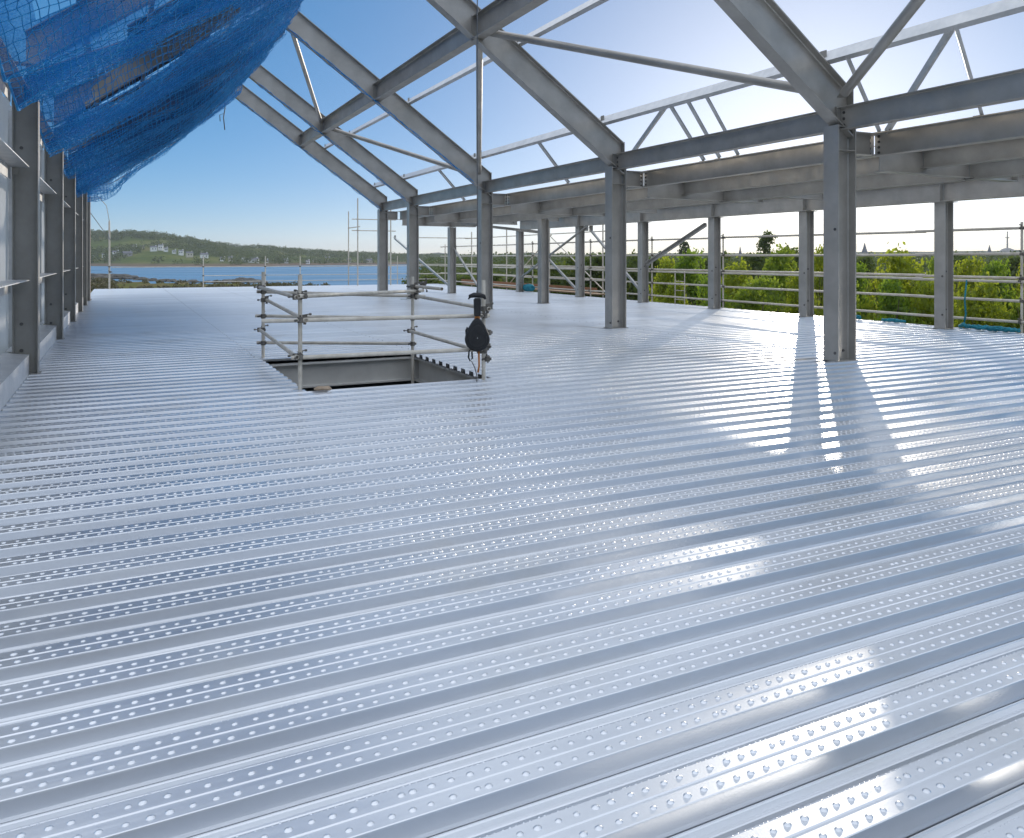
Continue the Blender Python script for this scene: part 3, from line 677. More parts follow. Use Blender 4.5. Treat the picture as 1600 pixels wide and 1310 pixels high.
NB = [8.2] + LY[1:]
def netpt(s, y, layer=0.0):
    for i in range(len(NB) - 1):
        if NB[i] <= y <= NB[i + 1] + 1e-6: break
    f = (y - NB[i]) / (NB[i + 1] - NB[i])
    x, z = lroof(s)
    bag = max(0, math.sin(math.pi * f)) ** 0.75
    sg = 0.54 * max(0, math.sin(math.pi * s)) ** 0.9
    late = 1 if i < 4 else (.55 if i == 4 else .25)
    sag = sg * (0.72 + 0.45 * bag * late) + bag * late * (0.16 + 0.10 * (1 - s))
    if i == len(NB) - 2: sag += 0.42 * math.exp(-((s - .14) / .12) ** 2) * math.sin(math.pi * min(1, f * 1.0 + .25) * .8)
    fold = noise.noise(V((s * 2.2 + y * .25, y * 1.3, 3.1))) * 0.26 + noise.noise(V((s * 5, y * 2.9, 7.7))) * 0.10
    edge = (1 - s) ** 5 * bag * 0.42
    n = V((RS, 0, -1)).normalized()
    p = V((x, y, z + 0.12)) + V((0.10, 0, -1)) * (sag + edge) + V((0.2, 0, -1)) * (fold + layer)
    return p
t = empty('safety_net', (LX, 18, 3.7), 'blue safety netting slung under the left roof slope', 'safety net')
def net_twine(layer, cell_y, cell_s, rad, ymin, ymax, name):
    # square mesh of twine: strands as thin three-sided tubes
    L_ = 6.4
    ys = np.arange(ymin, ymax + 1e-6, cell_y); ss = np.linspace(0, 1, int(L_ / cell_s) + 1)
    G = np.array([[netpt(s, min(y, 31.0), layer) for s in ss] for y in ys])
    G += rng.normal(0, 0.012, G.shape)
    Vs = []; Fs = []; o = 0
    def strand(P):
        nonlocal o
        k = len(P); d = np.gradient(P, axis=0); d /= np.linalg.norm(d, axis=1)[:, None] + 1e-9
        ref = np.tile([0.3, 0.2, 0.93], (k, 1)); a = np.cross(d, ref); a /= np.linalg.norm(a, axis=1)[:, None] + 1e-9; c = np.cross(d, a)
        ring = [P + (a * math.cos(q) + c * math.sin(q)) * rad for q in (0, 2.094, 4.189)]
        Vs.append(np.stack(ring, 1).reshape(-1, 3))
        i = np.arange(k - 1)[:, None] * 3 + o
        for q in range(3):
            Fs.append(np.concatenate([i + q, i + (q + 1) % 3, i + 3 + (q + 1) % 3, i + 3 + q], 1))
        o += 3 * k
    for j in range(len(ys)): strand(G[j])
    for j in range(len(ss)): strand(G[:, j])
    vv = np.concatenate(Vs) - np.array(wloc(t)); return np_mesh(name, vv, np.concatenate(Fs), 'net', t)
net_twine(0.0, 0.10, 0.10, 0.0052, 8.2, 17.0, 'twine_mesh')
net_twine(0.06, 0.09, 0.11, 0.0042, 12.3, 26.0, 'twine_mesh')
net_twine(0.0, 0.115, 0.115, 0.0068, 17.0, 31.0, 'twine_mesh')
# debris liner lying on the twine: faces left out where it is torn or pulled aside
ys = np.arange(8.2, 31.01, 0.16); ss = np.linspace(0, 1, 44)
vv = np.array([[netpt(s, min(y, 31.0), -0.03) for s in ss] for y in ys]).reshape(-1, 3) - np.array(wloc(t))
ff = []
k = len(ss)
for i in range(len(ys) - 1):
    for j in range(k - 1):
        y = ys[i]; s = ss[j]
        g = noise.noise(V((s * 1.6 + 4 + y * .12, y * .42, 1.7))) + .35 * noise.noise(V((s * 6, y * 1.5, 9)))
        if y > 28.0 and g > -0.25: continue
        if g > 0.30 and s > .06: continue
        ff.append((i * k + j, (i + 1) * k + j, (i + 1) * k + j + 1, i * k + j + 1))
np_mesh('debris_liner', vv, np.array(ff), 'liner', t, smooth=True)
b = MB(); b.tube([netpt(s, 31.0) + V((0, .01, 0)) for s in np.linspace(0, 1, 40)], 0.013, 6); b.tube([netpt(0.0, y) for y in np.arange(8.2, 31.01, .2)], 0.014, 6); b.tube([netpt(1.0, y) for y in np.arange(8.2, 31.01, .5)], 0.012, 6)
b.build('border_rope', 'net', t, smooth=True)
b = MB()
for y in NB[1:]:
    b.tube([netpt(s, y, .01) for s in np.linspace(0.0, 1, 26)], 0.011, 6)
b.build('tie_rope', 'rope', t, smooth=True)
for y in NB[1:]:
    b = MB(); p = netpt(0.0, y); k0 = V((LX + .1, y - .05, 3.6))
    for q in range(7):
        a = R(q * 51); b.tube([k0 + V((0, 0, -q * .004)), p + V((.05 + .02 * q, .12 * math.cos(a), -.10 - .05 * q)), p + V((.12 + .03 * q, .3 * math.sin(a), .02 + .05 * q))], 0.006, 5)
    b.tube([k0 + V((0, 0, .03)), k0 + V((0, 0, -.06))], .02, 8)
    b.build('lashing', 'net', t, smooth=True)
# net cords laced along the right-hand rafters
def lacing(y, x0, x1, label, hang=.12):
    b = MB()
    for q in range(3):
        pts = []
        n = 46
        for i in range(n + 1):
            x = x0 + (x1 - x0) * i / n
            dz = -abs(math.sin(i * .55 + q)) * hang * (0.6 + .4 * math.sin(i * .21 + q * 2)) - .01
            pts.append((x, y - .104 - .012 * q - .01 * math.sin(i * .9), rz_bot(x) + .03 + dz))
        b.tube(pts, 0.009, 5)
    o = b.build('blue_cord', 'net', smooth=True); tag(o, label, 'cord', 'blue cords along the rafters')
lacing(CY[3], 9.0, APX + .1, 'blue cord looped along the third rafter from the camera'); lacing(CY[4], 9.1, 4.0, 'blue cord looped along the rafter before the end one'); lacing(CY[5], 9.3, 3.9, 'blue cord looped along the far end rafter')
b = MB(); c0 = netpt(.93, 31.0); b.tube([c0 + V((0, .02, 0)), c0 + V((.03, .02, -.35)), c0 + V((-.02, .05, -.7)), c0 + V((.02, .03, -1.15))], 0.02, 6); b.tube([c0 + V((.0, .02, -.55)), c0 + V((-.16, .0, -.62)), c0 + V((-.14, .02, -.85))], 0.016, 6)
tag(b.build('dangling_rope', 'wire', smooth=True), 'short knotted rope end dangling below the netting edge', 'rope')
b = MB(); b.tube([(LX + .1, 31.4, 3.1), (-.4, 36.5, 2.2), (-0.55, 42.0, 2.6)], 0.012, 5); tag(b.build('stay_wire', 'wire'), 'thin stay wire from the end of the left wall to the tall pole', 'wire')

# ------------------------------------------------------------------ scaffold work
def coupler(parent, p, a1, a2):
    """two swivelled half clamps with bolts and wing nuts"""
    p = V(p); a1 = V(a1).normalized(); a2 = V(a2).normalized(); n = a1.cross(a2)
    n = n.normalized() if n.length > .05 else a1.orthogonal().normalized()
    b = MB()
    for a, s_ in ((a1, -1), (a2, 1)):
        c = p + n * s_ * 0.026
        b.tube([c - a * .032, c - a * .03, c + a * .03, c + a * .032], [.026, .034, .034, .026], 10)
        x = a.cross(n).normalized()
        b.box(c + x * .042, (.022, .022, .055), n.to_track_quat('Z', 'Y').to_matrix()); b.box(c - x * .04, (.018, .03, .03), n.to_track_quat('Z', 'Y').to_matrix())
        b.tube([c + x * .05 - n * .03, c + x * .062 + n * .05 * s_], .007, 6); b.tube([c + x * .062 + n * s_ * .05, c + x * .062 + n * s_ * .075], .014, 6)
    return b.build('coupler', 'coupler', parent)
def rail(t, p, q, name='rail', mat='tube', r=0.0242):
    b = MB(); b.pipe(p, q, r); return b.build(name, mat, t, smooth='auto')

g = empty('scaffold_guardrail', (2.9, 10.3, 0), 'tube and coupler guardrail standing round the floor opening', 'guardrail')
NL = V((1.82, 9.20, 0)); FL = V((1.90, 12.35, 0)); FR = V((4.02, 11.72, 0)); NR = V((3.97, 8.93, 0))
for p, zb_, zt in ((NL, .004, 1.30), (FL, .004, 1.28), (FR, -.55, 1.20), (NR, .004, 1.22)): rail(g, p + V((0, 0, zb_)), p + V((0, 0, zt)), 'upright')
def grail(p, zp, q, zq, e0=.12, e1=.12, off=0.05, cp=(1, 1)):
    """a rail clipped on the face of two uprights"""
    a = V((q.x, q.y, zq)) - V((p.x, p.y, zp)); L_ = a.length; d = a / L_
    n = V((d.y, -d.x, 0)).normalized() * off
    P = V((p.x, p.y, zp)) + n; Q = V((q.x, q.y, zq)) + n
    rail(g, P - d * e0, Q + d * e1)
    if cp[0]: coupler(g, V((p.x, p.y, zp)) + n * .5, (0, 0, 1), d)
    if cp[1]: coupler(g, V((q.x, q.y, zq)) + n * .5, (0, 0, 1), d)
grail(NL, 1.06, FR, .98, .12, .3)                         # high slanting rail
grail(FL, 0.98, FR, .90, .1, .2, -.05)
grail(NL, .79, NR, .79, .42, .06)                        # near side
grail(NL, .37, NR, .385, .1, .02)
grail(FL, .62, FR, .56, .12, .42, -.05)                   # far side
grail(FL, .22, FR, .17, .1, .06, -.05)
grail(FL, 1.05, NL, 1.05, .22, .10); grail(FL, .86, NL, .79, .05, .10, -.05); grail(FL, .42, NL, .38, .12, .1)
grail(FR, .90, NR, .87, .1, .06, -.05); grail(FR, .37, NR, .36, .06, .02); grail(FR, 1.05, V((4.02, 10.6, 0)), 1.05, .1, .0, -.05, (1, 0))
coupler(g, NR + V((0.05, 0, .58)), (0, 0, 1), (1, .3, .5)); coupler(g, NR + V((0.05, 0, .26)), (0, 0, 1), (1, -.4, .2)); coupler(g, NR + V((.02, -.02, .42)), (0, 0, 1), (.6, .5, -.5))
coupler(g, FR + V((.05, 0, 1.02)), (1, .1, 0), (0, 1, .3)); coupler(g, FR + V((.25, .2, 1.06)), (1, .1, .4), (0, 1, .3))
b = MB(); b.tube([(1.93, 8.985, .03), (1.98, 8.99, .034), (2.03, 8.97, .036), (2.09, 8.985, .03), (2.12, 8.96, .02)], [.012, .026, .02, .027, .008], 8); b.tube([(1.95, 8.95, .025), (2.0, 8.955, .04), (2.07, 8.94, .03), (2.1, 8.95, .012)], [.008, .018, .016, .006], 8); tag(b.build('webbing_bundle', 'rope', smooth=True), 'small bundle of pale webbing at the foot of the near guardrail upright', 'webbing')

# edge guardrail along the right
GX = 16.12
e = empty('edge_guardrail', (GX, 18, 0), 'long weathered tube guardrail along the right edge of the floor', 'guardrail')
for y in (5.2, 9.89, 18.7, 22.26, 26.2, 31.0, 36.0, 41.5):
    rail(e, (GX, y, -.45), (GX, y, 2.2), 'upright', 'tube_pale')
b = MB(); b.box((DX1 + .09, 18.0, -.30), (0.14, 30.0, 0.05)); b.build('edge_bracket', 'tube_pale', e)
for z, dx in ((2.08, .05), (1.56, .05), (1.08, .05), (1.02, -.05), (.62, .05), (.21, -.05)):
    ys_ = [4.0, 12.3, 19.0, 25.9, 33.0, 42.3]
    for i in range(5):
        dz = random.uniform(-.015, .015)
        rail(e, (GX + dx, ys_[i] - (.25 if i else 0), z + dz), (GX + dx + .0, ys_[i + 1], z + random.uniform(-.015, .015)), 'rail', 'tube_pale', .029)
    for y in (9.89, 18.7, 22.26, 26.2, 31.0): coupler(e, (GX + dx * .5, y, z), (0, 0, 1), (0, 1, 0))
# scaffold ladder and frames beyond
l = empty('access_ladder', (16.5, 21.2, 0), 'pale tube ladder frame outside the edge rail, right of an outer column', 'ladder')
for y in (21.0, 21.5): rail(l, (16.5, y, -4.4), (16.5, y, 1.1), 'stile', 'tube_pale', .018)
for k in range(14): rail(l, (16.5, 21.0, -3.2 + k * .3), (16.5, 21.5, -3.2 + k * .3), 'rung', 'tube_pale', .012)
# far end rail and poles
f = empty('end_guardrail', (5, 42.2, 0), 'low guardrail with thin posts across the far end of the floor', 'guardrail')
for x in (3.64, 6.6, 8.35, 13.6): rail(f, (x, 42.2, .004), (x, 42.2, 1.55), 'upright', 'tube_pale')
for z in (.28, .58, 1.02): rail(f, (-.4 if z > 1 else 3.64, 42.26, z), (16.0, 42.26, z), 'rail', 'tube_pale', .018)
for x in (3.64, 6.6, 8.35): coupler(f, (x, 42.23, 1.02), (0, 0, 1), (1, 0, 0)); coupler(f, (x, 42.23, .58), (0, 0, 1), (1, 0, 0))
p = empty('scaffold_pole', (-.5, 42.1, 0), 'tall bare scaffold pole at the far left corner of the floor', 'scaffold pole')
rail(p, (-.5, 42.1, -.05), (-.5, 42.1, 3.2), 'upright', 'tube_pale', .04); coupler(p, (-.5, 42.05, 1.05), (0, 0, 1), (1, 0, 0)); coupler(p, (-.45, 42.05, .8), (0, 0, 1), (.4, 1, .4))
b = MB(); b.tube([(-.5, 42.1, 3.2), (-.62, 41.9, 3.9), (-.95, 41.6, 4.3)], .016, 6); b.build('whip', 'tube_pale', p)
tw = empty('scaffold_tower', (11.4, 41.7, 0), 'scaffold tower standing in the far end against the sky, left of the farthest column', 'scaffold tower')
for x, h in ((11.2, 4.6), (13.0, 4.2)): rail(tw, (x, 41.5, -.1), (x, 41.5, h), 'upright', 'tube_pale', .035)
for x in (11.2, 13.0): rail(tw, (x, 43.4, -4), (x, 43.4, 4.0), 'upright', 'tube_pale', .03)
for z in (1.05, 2.9, 3.5): rail(tw, (10.9, 41.55, z), (13.3, 41.55, z), 'ledger', 'tube_pale')
for z in (1.05, 3.1): rail(tw, (11.25, 41.3, z), (11.25, 43.7, z), 'transom', 'tube_pale')
for z in (1.05, 2.9, 3.5): coupler(tw, (11.2, 41.53, z), (0, 0, 1), (1, 0, 0))
# scaffold at the far right side of the end
tw = empty('scaffold_bay', (15.5, 38, 0), 'tangle of scaffold tubes and boards past the far end columns', 'scaffold')
for x, y in ((14.2, 41), (17.5, 41), (17.5, 36.5), (17.5, 32), (17.5, 27.5)): rail(tw, (x, y, -4.4), (x, y, 2.9), 'upright', 'tube_pale', .03)
for z in (.6, 1.1, 2.55):
    rail(tw, (17.55, 26.5, z), (17.55, 42, z), 'ledger', 'tube_pale'); rail(tw, (13.8, 41.05, z), (18, 41.05, z), 'ledger', 'tube_pale')
rail(tw, (17.6, 36.5, .1), (17.6, 32, 2.5), 'diagonal', 'tube_pale'); rail(tw, (17.6, 27.5, .1), (17.6, 32, 2.4), 'diagonal', 'tube_pale')
b = MB(); b.box((17.15, 34, .02), (.5, 14, .05)); b.build('board', 'timber', tw)
b = MB(); b.box((16.9, 34, .18), (.04, 14, .2)); b.build('toe_board', 'board', tw)
# net bundles in turquoise at the right floor edge
def bundle(x, y0, y1, r, label, n=6):
    b = MB()
    for q in range(n):
        pts = []
        m_ = max(6, int((y1 - y0) / .05))
        for i in range(m_ + 1):
            y = y0 + (y1 - y0) * i / m_; a = q * 6.28 / n + i * .5
            k_ = math.sin(math.pi * (0.08 + .84 * i / m_)) ** .5
            pts.append((x + math.cos(a) * r * .55 * k_ + random.uniform(-.01, .01), y, .006 + r + math.sin(a) * r * .55 * k_ + random.uniform(-.012, .012)))
        b.tube(pts, r * .42, 6)
    o = b.build('net_bundle', 'teal', smooth=True); tag(o, label, 'rolled net', 'turquoise net bundles')
bundle(15.82, 9.75, 10.85, .055, 'longest turquoise net roll lying at the right frame edge'); bundle(15.8, 11.25, 11.5, .06, 'small turquoise net bundle between the net roll and the hanging rope')
bundle(15.82, 12.3, 12.9, .045, 'low turquoise net bundle touching the left side of the farthest right outer column'); bundle(15.8, 13.5, 13.68, .06, 'separate turquoise knot of net farthest left along the edge')
b = MB(); b.tube([(16.05, 11.0, 1.02), (16.0, 11.01, .6), (16.02, 11.0, .3), (15.98, 11.02, .06)], .018, 6); b.tube([(15.9, 10.9, .04), (15.95, 11.0, .09), (16.0, 11.12, .03)], .04, 6)
tag(b.build('hanging_rope', 'teal', smooth=True), 'turquoise rope hanging from the edge rail beside the farthest right outer column', 'rope')
bundle(15.7, 30.2, 30.9, .18, 'blue heap of netting by the far outer column', 7)

# ------------------------------------------------------------------ black fall arrester block on its line
hx, hy = 3.83, 8.80
h = empty('fall_arrester', (hx, hy, .40), 'black teardrop fall arrester block hanging beside the guardrail', 'fall arrester')
facing = Matrix.Rotation(-R(22), 3, 'Z')
def shell(pts, th, inset, name, mat, z0=0, y0=0, pa=None):
    """rounded plate outline in the x-z plane, thickness along y"""
    b = MB(); n = len(pts); cx = sum(p_[0] for p_ in pts) / n; cz = sum(p_[1] for p_ in pts) / n
    rings = []
    for (sc_, yy) in ((1 - inset * 2.2, -th / 2), (1 - inset, -th / 2 * .96), (1 - inset * .3, -th / 2 * .8), (1, -th / 2 * .45), (1, th / 2 * .45), (1 - inset * .3, th / 2 * .8), (1 - inset, th / 2 * .96), (1 - inset * 2.2, th / 2)):
        rings.append([V((hx, hy, 0)) + facing @ V((cx + (x - cx) * sc_, yy + y0, cz + (z - cz) * sc_)) for x, z in pts])
    vs = [v for r_ in rings for v in r_]
    fs = [(i * n + k, i * n + (k + 1) % n, (i + 1) * n + (k + 1) % n, (i + 1) * n + k) for i in range(len(rings) - 1) for k in range(n)] + [tuple(range(n)), tuple(range(len(vs) - n, len(vs)))]
    b.add(vs, fs); return b.build(name, mat, pa or h, smooth='auto')
def pear(w_, zb, zt):
    pts = []
    for i in range(40):
        a = 2 * math.pi * i / 40; s_ = math.sin(a); c_ = math.cos(a)
        zz = zb + w_ * .5 + s_ * w_ * .5
        if s_ > 0: zz = zb + w_ * .5 + s_ * (zt - zb - w_ * .5); x = c_ * w_ * .5 * (1 - .38 * s_ ** 1.2) if abs(c_) > .01 else 0
        else: x = c_ * w_ * .5
        pts.append((x, zz))
    return pts
hs0 = shell(pear(.30, .372, .775), .125, .05, 'housing', 'black')
shell(pear(.225, .415, .70), .03, .06, 'cover_plate', 'black', y0=-.071, pa=hs0)
b = MB(); q0 = V((hx, hy, .545)) + facing @ V((0, -.083, 0))
b.tube([q0 + facing @ V((0, .01, 0)), q0 - facing @ V((0, .008, 0))], [.045, .036], 20); b.build('hub', 'black', hs0, smooth='auto')
for zz in (.645, .455, .54):
    q = V((hx, hy, zz)) + facing @ V((0, -.094 if abs(zz - .54) < .01 else -.081, 0)); b = MB(); b.tube([q + facing @ V((0, .008, 0)), q - facing @ V((0, .003, 0))], .005, 10); b.build('screw', 'trim', hs0)
shell([(-.10, .395 + .12), (-.14, .56), (-.145, .62), (-.125, .665), (-.09, .64), (-.085, .54)], .075, .05, 'side_handle', 'black', y0=.03)
b = MB(); b.tube([(hx, hy, .76), (hx, hy, .79), (hx, hy, .815)], [.036, .03, .022], 10); b.build('swivel', 'orange', h, smooth='auto')
b = MB(); b.tube([(hx, hy, .79), (hx, hy, .81), (hx, hy, .99), (hx, hy, 1.01)], [.025, .042, .046, .03], 12); b.box((hx, hy, .90), (.075, .10, .2), facing); b.build('shock_pack', 'black', h, smooth='auto')
b = MB(); b.tube([V((hx, hy, 1.0)) + facing @ V((x, 0, z)) for x, z in ((-.105, -.005), (-.09, .03), (-.04, .045), (.03, .045), (.08, .03), (.1, -.005))], [.012, .024, .032, .032, .026, .012], 10); b.build('carry_handle', 'black', h, smooth=True)
b = MB(); b.tube([(hx + .0, hy, 1.02), (hx, hy, 1.1)], .012, 8); b.tube([(hx, hy, 1.05), (hx, hy, 8.0)], .0065, 6); b.build('line', 'wire', h)
b = MB(); b.tube([V((hx, hy, .42)) + facing @ V((x, -.02, z)) for x, z in ((-.07, 0), (-.10, -.05), (-.105, -.12), (-.085, -.16), (-.06, -.13), (-.065, -.05))], .011, 8); b.build('hook', 'black', h, smooth=True)
b = MB(); b.tube([(hx + .01, hy - .02, .39), (hx + .015, hy - .02, .2), (hx + .0, hy - .02, .12)], .012, 8); b.build('lanyard', 'orange', h, smooth=True)
b = MB(); b.tube([V((hx, hy, 0)) + facing @ V(q) for q in ((-.07, -.02, .26), (-.03, -.02, .18), (-.01, -.02, .1), (-.005, -.02, .01))], .006, 6); b.build('tail_cord', 'wire', h, smooth=True)

# ------------------------------------------------------------------ terrain, water, hills
F_PX = 1252.0
sA, cA = math.sin(YAW), math.cos(YAW)
def polar(th, r): return (r * math.sin(th), r * math.cos(th))
SEA = -8.0
b = MB(); b.add([(-9000, 30, SEA), (9000, 30, SEA), (9000, 14000, SEA), (-9000, 14000, SEA)], [(0, 1, 2, 3)])
tag(b.build('water', 'water', origin=(0, 0, 0)), kind='structure')
def ss(a, b_, x):
    t_ = max(0, min(1, (x - a) / (b_ - a))); return t_ * t_ * (3 - 2 * t_)
def coast(th):                      # distance at which the near land gives way to the bay
    d = math.degrees(th)
    near = 268 + 40 * ss(8, -2, d) + 10 * math.sin(d * 2.1) + 8 * math.sin(d * 5.3 + 1)
    if d > 10: near -= 60 * ss(10, 14, d)
    return near + 9000 * ss(19.5, 23, d) 
def land(x, y):
    r = math.hypot(x, y); th = math.atan2(x, y); c = coast(th)
    base = -4.6 - 2.2 * ss(120, 260, r) * ss(24, 18, math.degrees(th))
    n_ = noise.noise(V((x * .02, y * .02, 0))) * .6 + noise.noise(V((x * .09, y * .09, 5))) * .35 * ss(150, 250, r)
    drop = ss(c - 14, c + 16, r)
    if math.degrees(th) > 23: return base + n_ * .5 + 3.0 * ss(200, 3000, r)
    return (base + n_) * (1 - drop) + drop * (SEA - 3)
ths = list(np.radians(np.concatenate([np.arange(-180, -10, 8), np.arange(-10, 26, .4), np.arange(26, 70, 2), np.arange(70, 180.1, 8)])))
rs = [0.1, 20, 45, 80, 120, 160, 190, 210, 225, 240, 250, 260, 268, 276, 284, 292, 300, 308, 318, 330, 345, 370, 420, 600, 1000, 2000, 4000, 9000]
vs = []; fs = []
for i, th in enumerate(ths):
    for r_ in rs:
        x, y = polar(th, r_); vs.append((x, y, land(x, y)))
k = len(rs)
for i in range(len(ths) - 1):
    for j in range(k - 1): fs.append((i * k + j, i * k + j + 1, (i + 1) * k + j + 1, (i + 1) * k + j))
b = MB(); b.add(vs, fs); tag(b.build('ground', 'ground', origin=(0, 0, 0), smooth=True), kind='structure')

# wooded hill across the bay
topv = [(-200, 372), (60, 369), (140, 364), (175, 366), (205, 363.5), (250, 368.5), (300, 375), (350, 384), (380, 387), (430, 390), (480, 394), (540, 397), (600, 400), (680, 402), (760, 403)]
shorev = [(-200, 417), (140, 416), (250, 417.5), (380, 417), (450, 415.5), (600, 414), (760, 413)]
def lerp_tab(tab, u):
    for (u0, v0), (u1, v1) in zip(tab, tab[1:]):
        if u <= u1: f_ = max(0, (u - u0) / (u1 - u0)); return v0 + (v1 - v0) * f_
    return tab[-1][1]
def hill_z(th, Z):
    u = 800 + F_PX * math.tan(th - YAW)
    vs_, vt = lerp_tab(shorev, u), lerp_tab(topv, u)
    Zs = (CAMZ - SEA) * F_PX / (vs_ - 402)
    W_ = 380 + .25 * max(0, u)
    Zt = Zs + W_; zt = CAMZ + (402 - vt) / F_PX * Zt
    t_ = (Z - Zs) / W_
    if t_ < 0: return SEA - 2 + 2 * max(0, 1 + t_ * 12) - .2
    if t_ <= 1: return SEA + 1.6 * min(1, t_ * 14) + (zt - SEA - 1.6) * (0.35 * t_ + .65 * ss(0, 1, t_))
    return zt - 22 * (t_ - 1)
vs = []; fs = []; nth = 190; nr = 46
for i in range(nth + 1):
    th = R(-16 + 42 * i / nth)
    for j in range(nr + 1):
        u = 800 + F_PX * math.tan(th - YAW)
        Zs = (CAMZ - SEA) * F_PX / (lerp_tab(shorev, u) - 402)
        Z = Zs * .97 + (j / nr) ** 1.25 * 900
        r_ = Z / math.cos(th - YAW); x, y = polar(th, r_)
        hz = hill_z(th, Z)
        if hz > SEA + 1.2: hz += (noise.noise(V((x * .02, y * .02, 1))) * 2.2 + noise.noise(V((x * .006, y * .006, 4))) * 2.5) * min(1, (hz - SEA) / 14)
        vs.append((x, y, hz))
k = nr + 1
for i in range(nth):
    for j in range(nr): fs.append((i * k + j, (i + 1) * k + j, (i + 1) * k + j + 1, i * k + j + 1))
b = MB(); b.add(vs, fs); tag(b.build('hills', 'hill', origin=(0, 0, 0), smooth=True), kind='structure')
def hill_at(u, v):
    """point of the hill seen in that direction"""
    th = YAW + math.atan((u - 800) / F_PX); Z = (CAMZ - SEA) * F_PX / (lerp_tab(shorev, u) - 402)
    while Z < 2200:
        zz = hill_z(th, Z)
        if zz >= CAMZ + (402 - v) / F_PX * Z: break
        Z += 3
    x, y = polar(th, Z / math.cos(th - YAW)); return x, y, hill_z(th, Z)

# leaf helpers
def leaf_cloud(lobes, n, size, seed, shellf=.72):
    g = np.random.default_rng(seed); L_ = []
    wts = np.array([l[3] ** 2 for l in lobes]); wts = wts / wts.sum()
    idx = g.choice(len(lobes), n, p=wts)
    lob = np.array(lobes)[idx]
    d = g.normal(size=(n, 3)); d /= np.linalg.norm(d, axis=1)[:, None]
    d[:, 2] = np.where(d[:, 2] < -.5, -d[:, 2], d[:, 2])
    bump = 1 + .24 * np.sin(d[:, 0] * 9 + lob[:, 0] * 3) * np.sin(d[:, 1] * 8 + 1) + .14 * g.normal(size=n)
    rad = lob[:, 3] * (shellf + (1 - shellf) * g.random(n) ** .5) * bump
    c = lob[:, :3] + d * rad[:, None]
    nrm = d * .7 + g.normal(size=(n, 3)) * .7; nrm /= np.linalg.norm(nrm, axis=1)[:, None]
    a = np.cross(nrm, g.normal(size=(n, 3))); a /= np.linalg.norm(a, axis=1)[:, None]; bb = np.cross(nrm, a)
    s = size * g.uniform(.6, 1.35, n)[:, None]
    q = np.stack([c - a * s, c - bb * s * .55 + nrm * s * .15, c + a * s, c + bb * s * .55 + nrm * s * .15], 1).reshape(-1, 3)
    return q, np.arange(4 * n).reshape(-1, 4)
def trunk_mb(h, r, seed, spread):
    g = random.Random(seed); b = MB()
    b.tube([(0, 0, 0), (.03 * h, .01, h * .3), (0, .04 * h * .3, h * .62)], [r, r * .75, r * .45], 8)
    for q in range(5):
        a = g.uniform(0, 6.28); z0 = h * g.uniform(.25, .5)
        b.tube([(0, 0, z0), (math.cos(a) * spread * .4, math.sin(a) * spread * .4, z0 + h * .2), (math.cos(a) * spread * .75, math.sin(a) * spread * .75, z0 + h * .38)], [r * .45, r * .3, r * .12], 6)
    return b
def tree(name, loc, h, w_, nleaf, size, mat, seed, label, cat, group, low=.15, nl=9):
    g = random.Random(seed)
    lobes = []
    for i in range(nl):
        a = g.uniform(0, 6.28); f_ = (i + .5) / nl; zz = h * (low + (1 - low) * (.15 + .72 * f_))
        rr = w_ * .5 * (.62 * (1 - abs(f_ - .4) * .9)); k_ = w_ * g.uniform(.17, .27) * (1.15 - .35 * f_)
        lobes.append((math.cos(a) * rr, math.sin(a) * rr, min(zz, h - k_ * .8), k_))
    lobes.append((0, 0, h * .55, w_ * .32)); lobes.append((0, 0, h - w_ * .2, w_ * .17))
    t_ = empty(name, loc, label, cat, group)
    q, f_ = leaf_cloud(lobes, nleaf, size, seed); np_mesh('crown', q, f_, mat, t_)
    o = trunk_mb(h, max(.06, h * .022), seed, w_ * .5).build('trunk', 'bark', None, origin=(0, 0, 0), smooth=True); o.parent = t_
    return t_
def at(u, v, Z):
    X = (u - 800) / F_PX * Z
    return (Z * sA + X * cA, Z * cA - X * sA, CAMZ + (402 - v) / F_PX * Z)
def at_ground(u, Z): x, y, z = at(u, 402, Z); return x, y, land(x, y)

# proto bushes, then copies
proto = [tree('bush_tree', (0, 0, 0), 6.0, 4.2, 5600, .12, ['leaf', 'leaf_mid', 'leaf', 'leaf_light'][i], 100 + i, 'x', 'bush', 'bushy trees along the right edge', .06, 12) for i in range(4)]
bush = [(1045, 404, 70, 42), (1086, 388, 92, 41), (1158, 409, 105, 35), (1216, 386, 95, 38), (1283, 386, 66, 40), (1346, 409, 66, 33), (1408, 389, 120, 31), (1468, 401, 74, 33), (1512, 404, 76, 36),
        (1562, 405, 84, 34), (1625, 403, 95, 33), (1185, 430, 118, 29), (1246, 424, 84, 30), (1392, 432, 104, 27), (1542, 436, 120, 27), (1612, 444, 84, 26), (1455, 438, 96, 27), (1104, 430, 84, 32), (1052, 438, 66, 34), (1322, 436, 76, 27)]
blab = ['bush just right of the column with the round tree behind, far left of the row', 'tall rounded bush left of the third outer column', 'yellow bush right of the slim third outer column', 'tall bush below the round skyline tree', 'tall bush hidden behind the big nearest column',
        'small bush just right of the big nearest column', 'widest bush right of the big nearest column, with stray shoots on top', 'bush behind the farthest right outer column', 'bush right of the farthest right outer column', 'bush below the cross on the skyline', 'bush at the right frame edge, upper',
        'bright low bush filling the gap left of the slim outer column', 'bright low bush touching the slim outer column', 'low front bush in the gap right of the big nearest column', 'bright front bush below the cross, behind the rails', 'front bush cut by the right frame edge', 'front bush behind the foot of the farthest right outer column',
        'front bush behind the rails left of the third outer column', 'front bush behind the ladder frame', 'front bush behind the foot of the big nearest column']
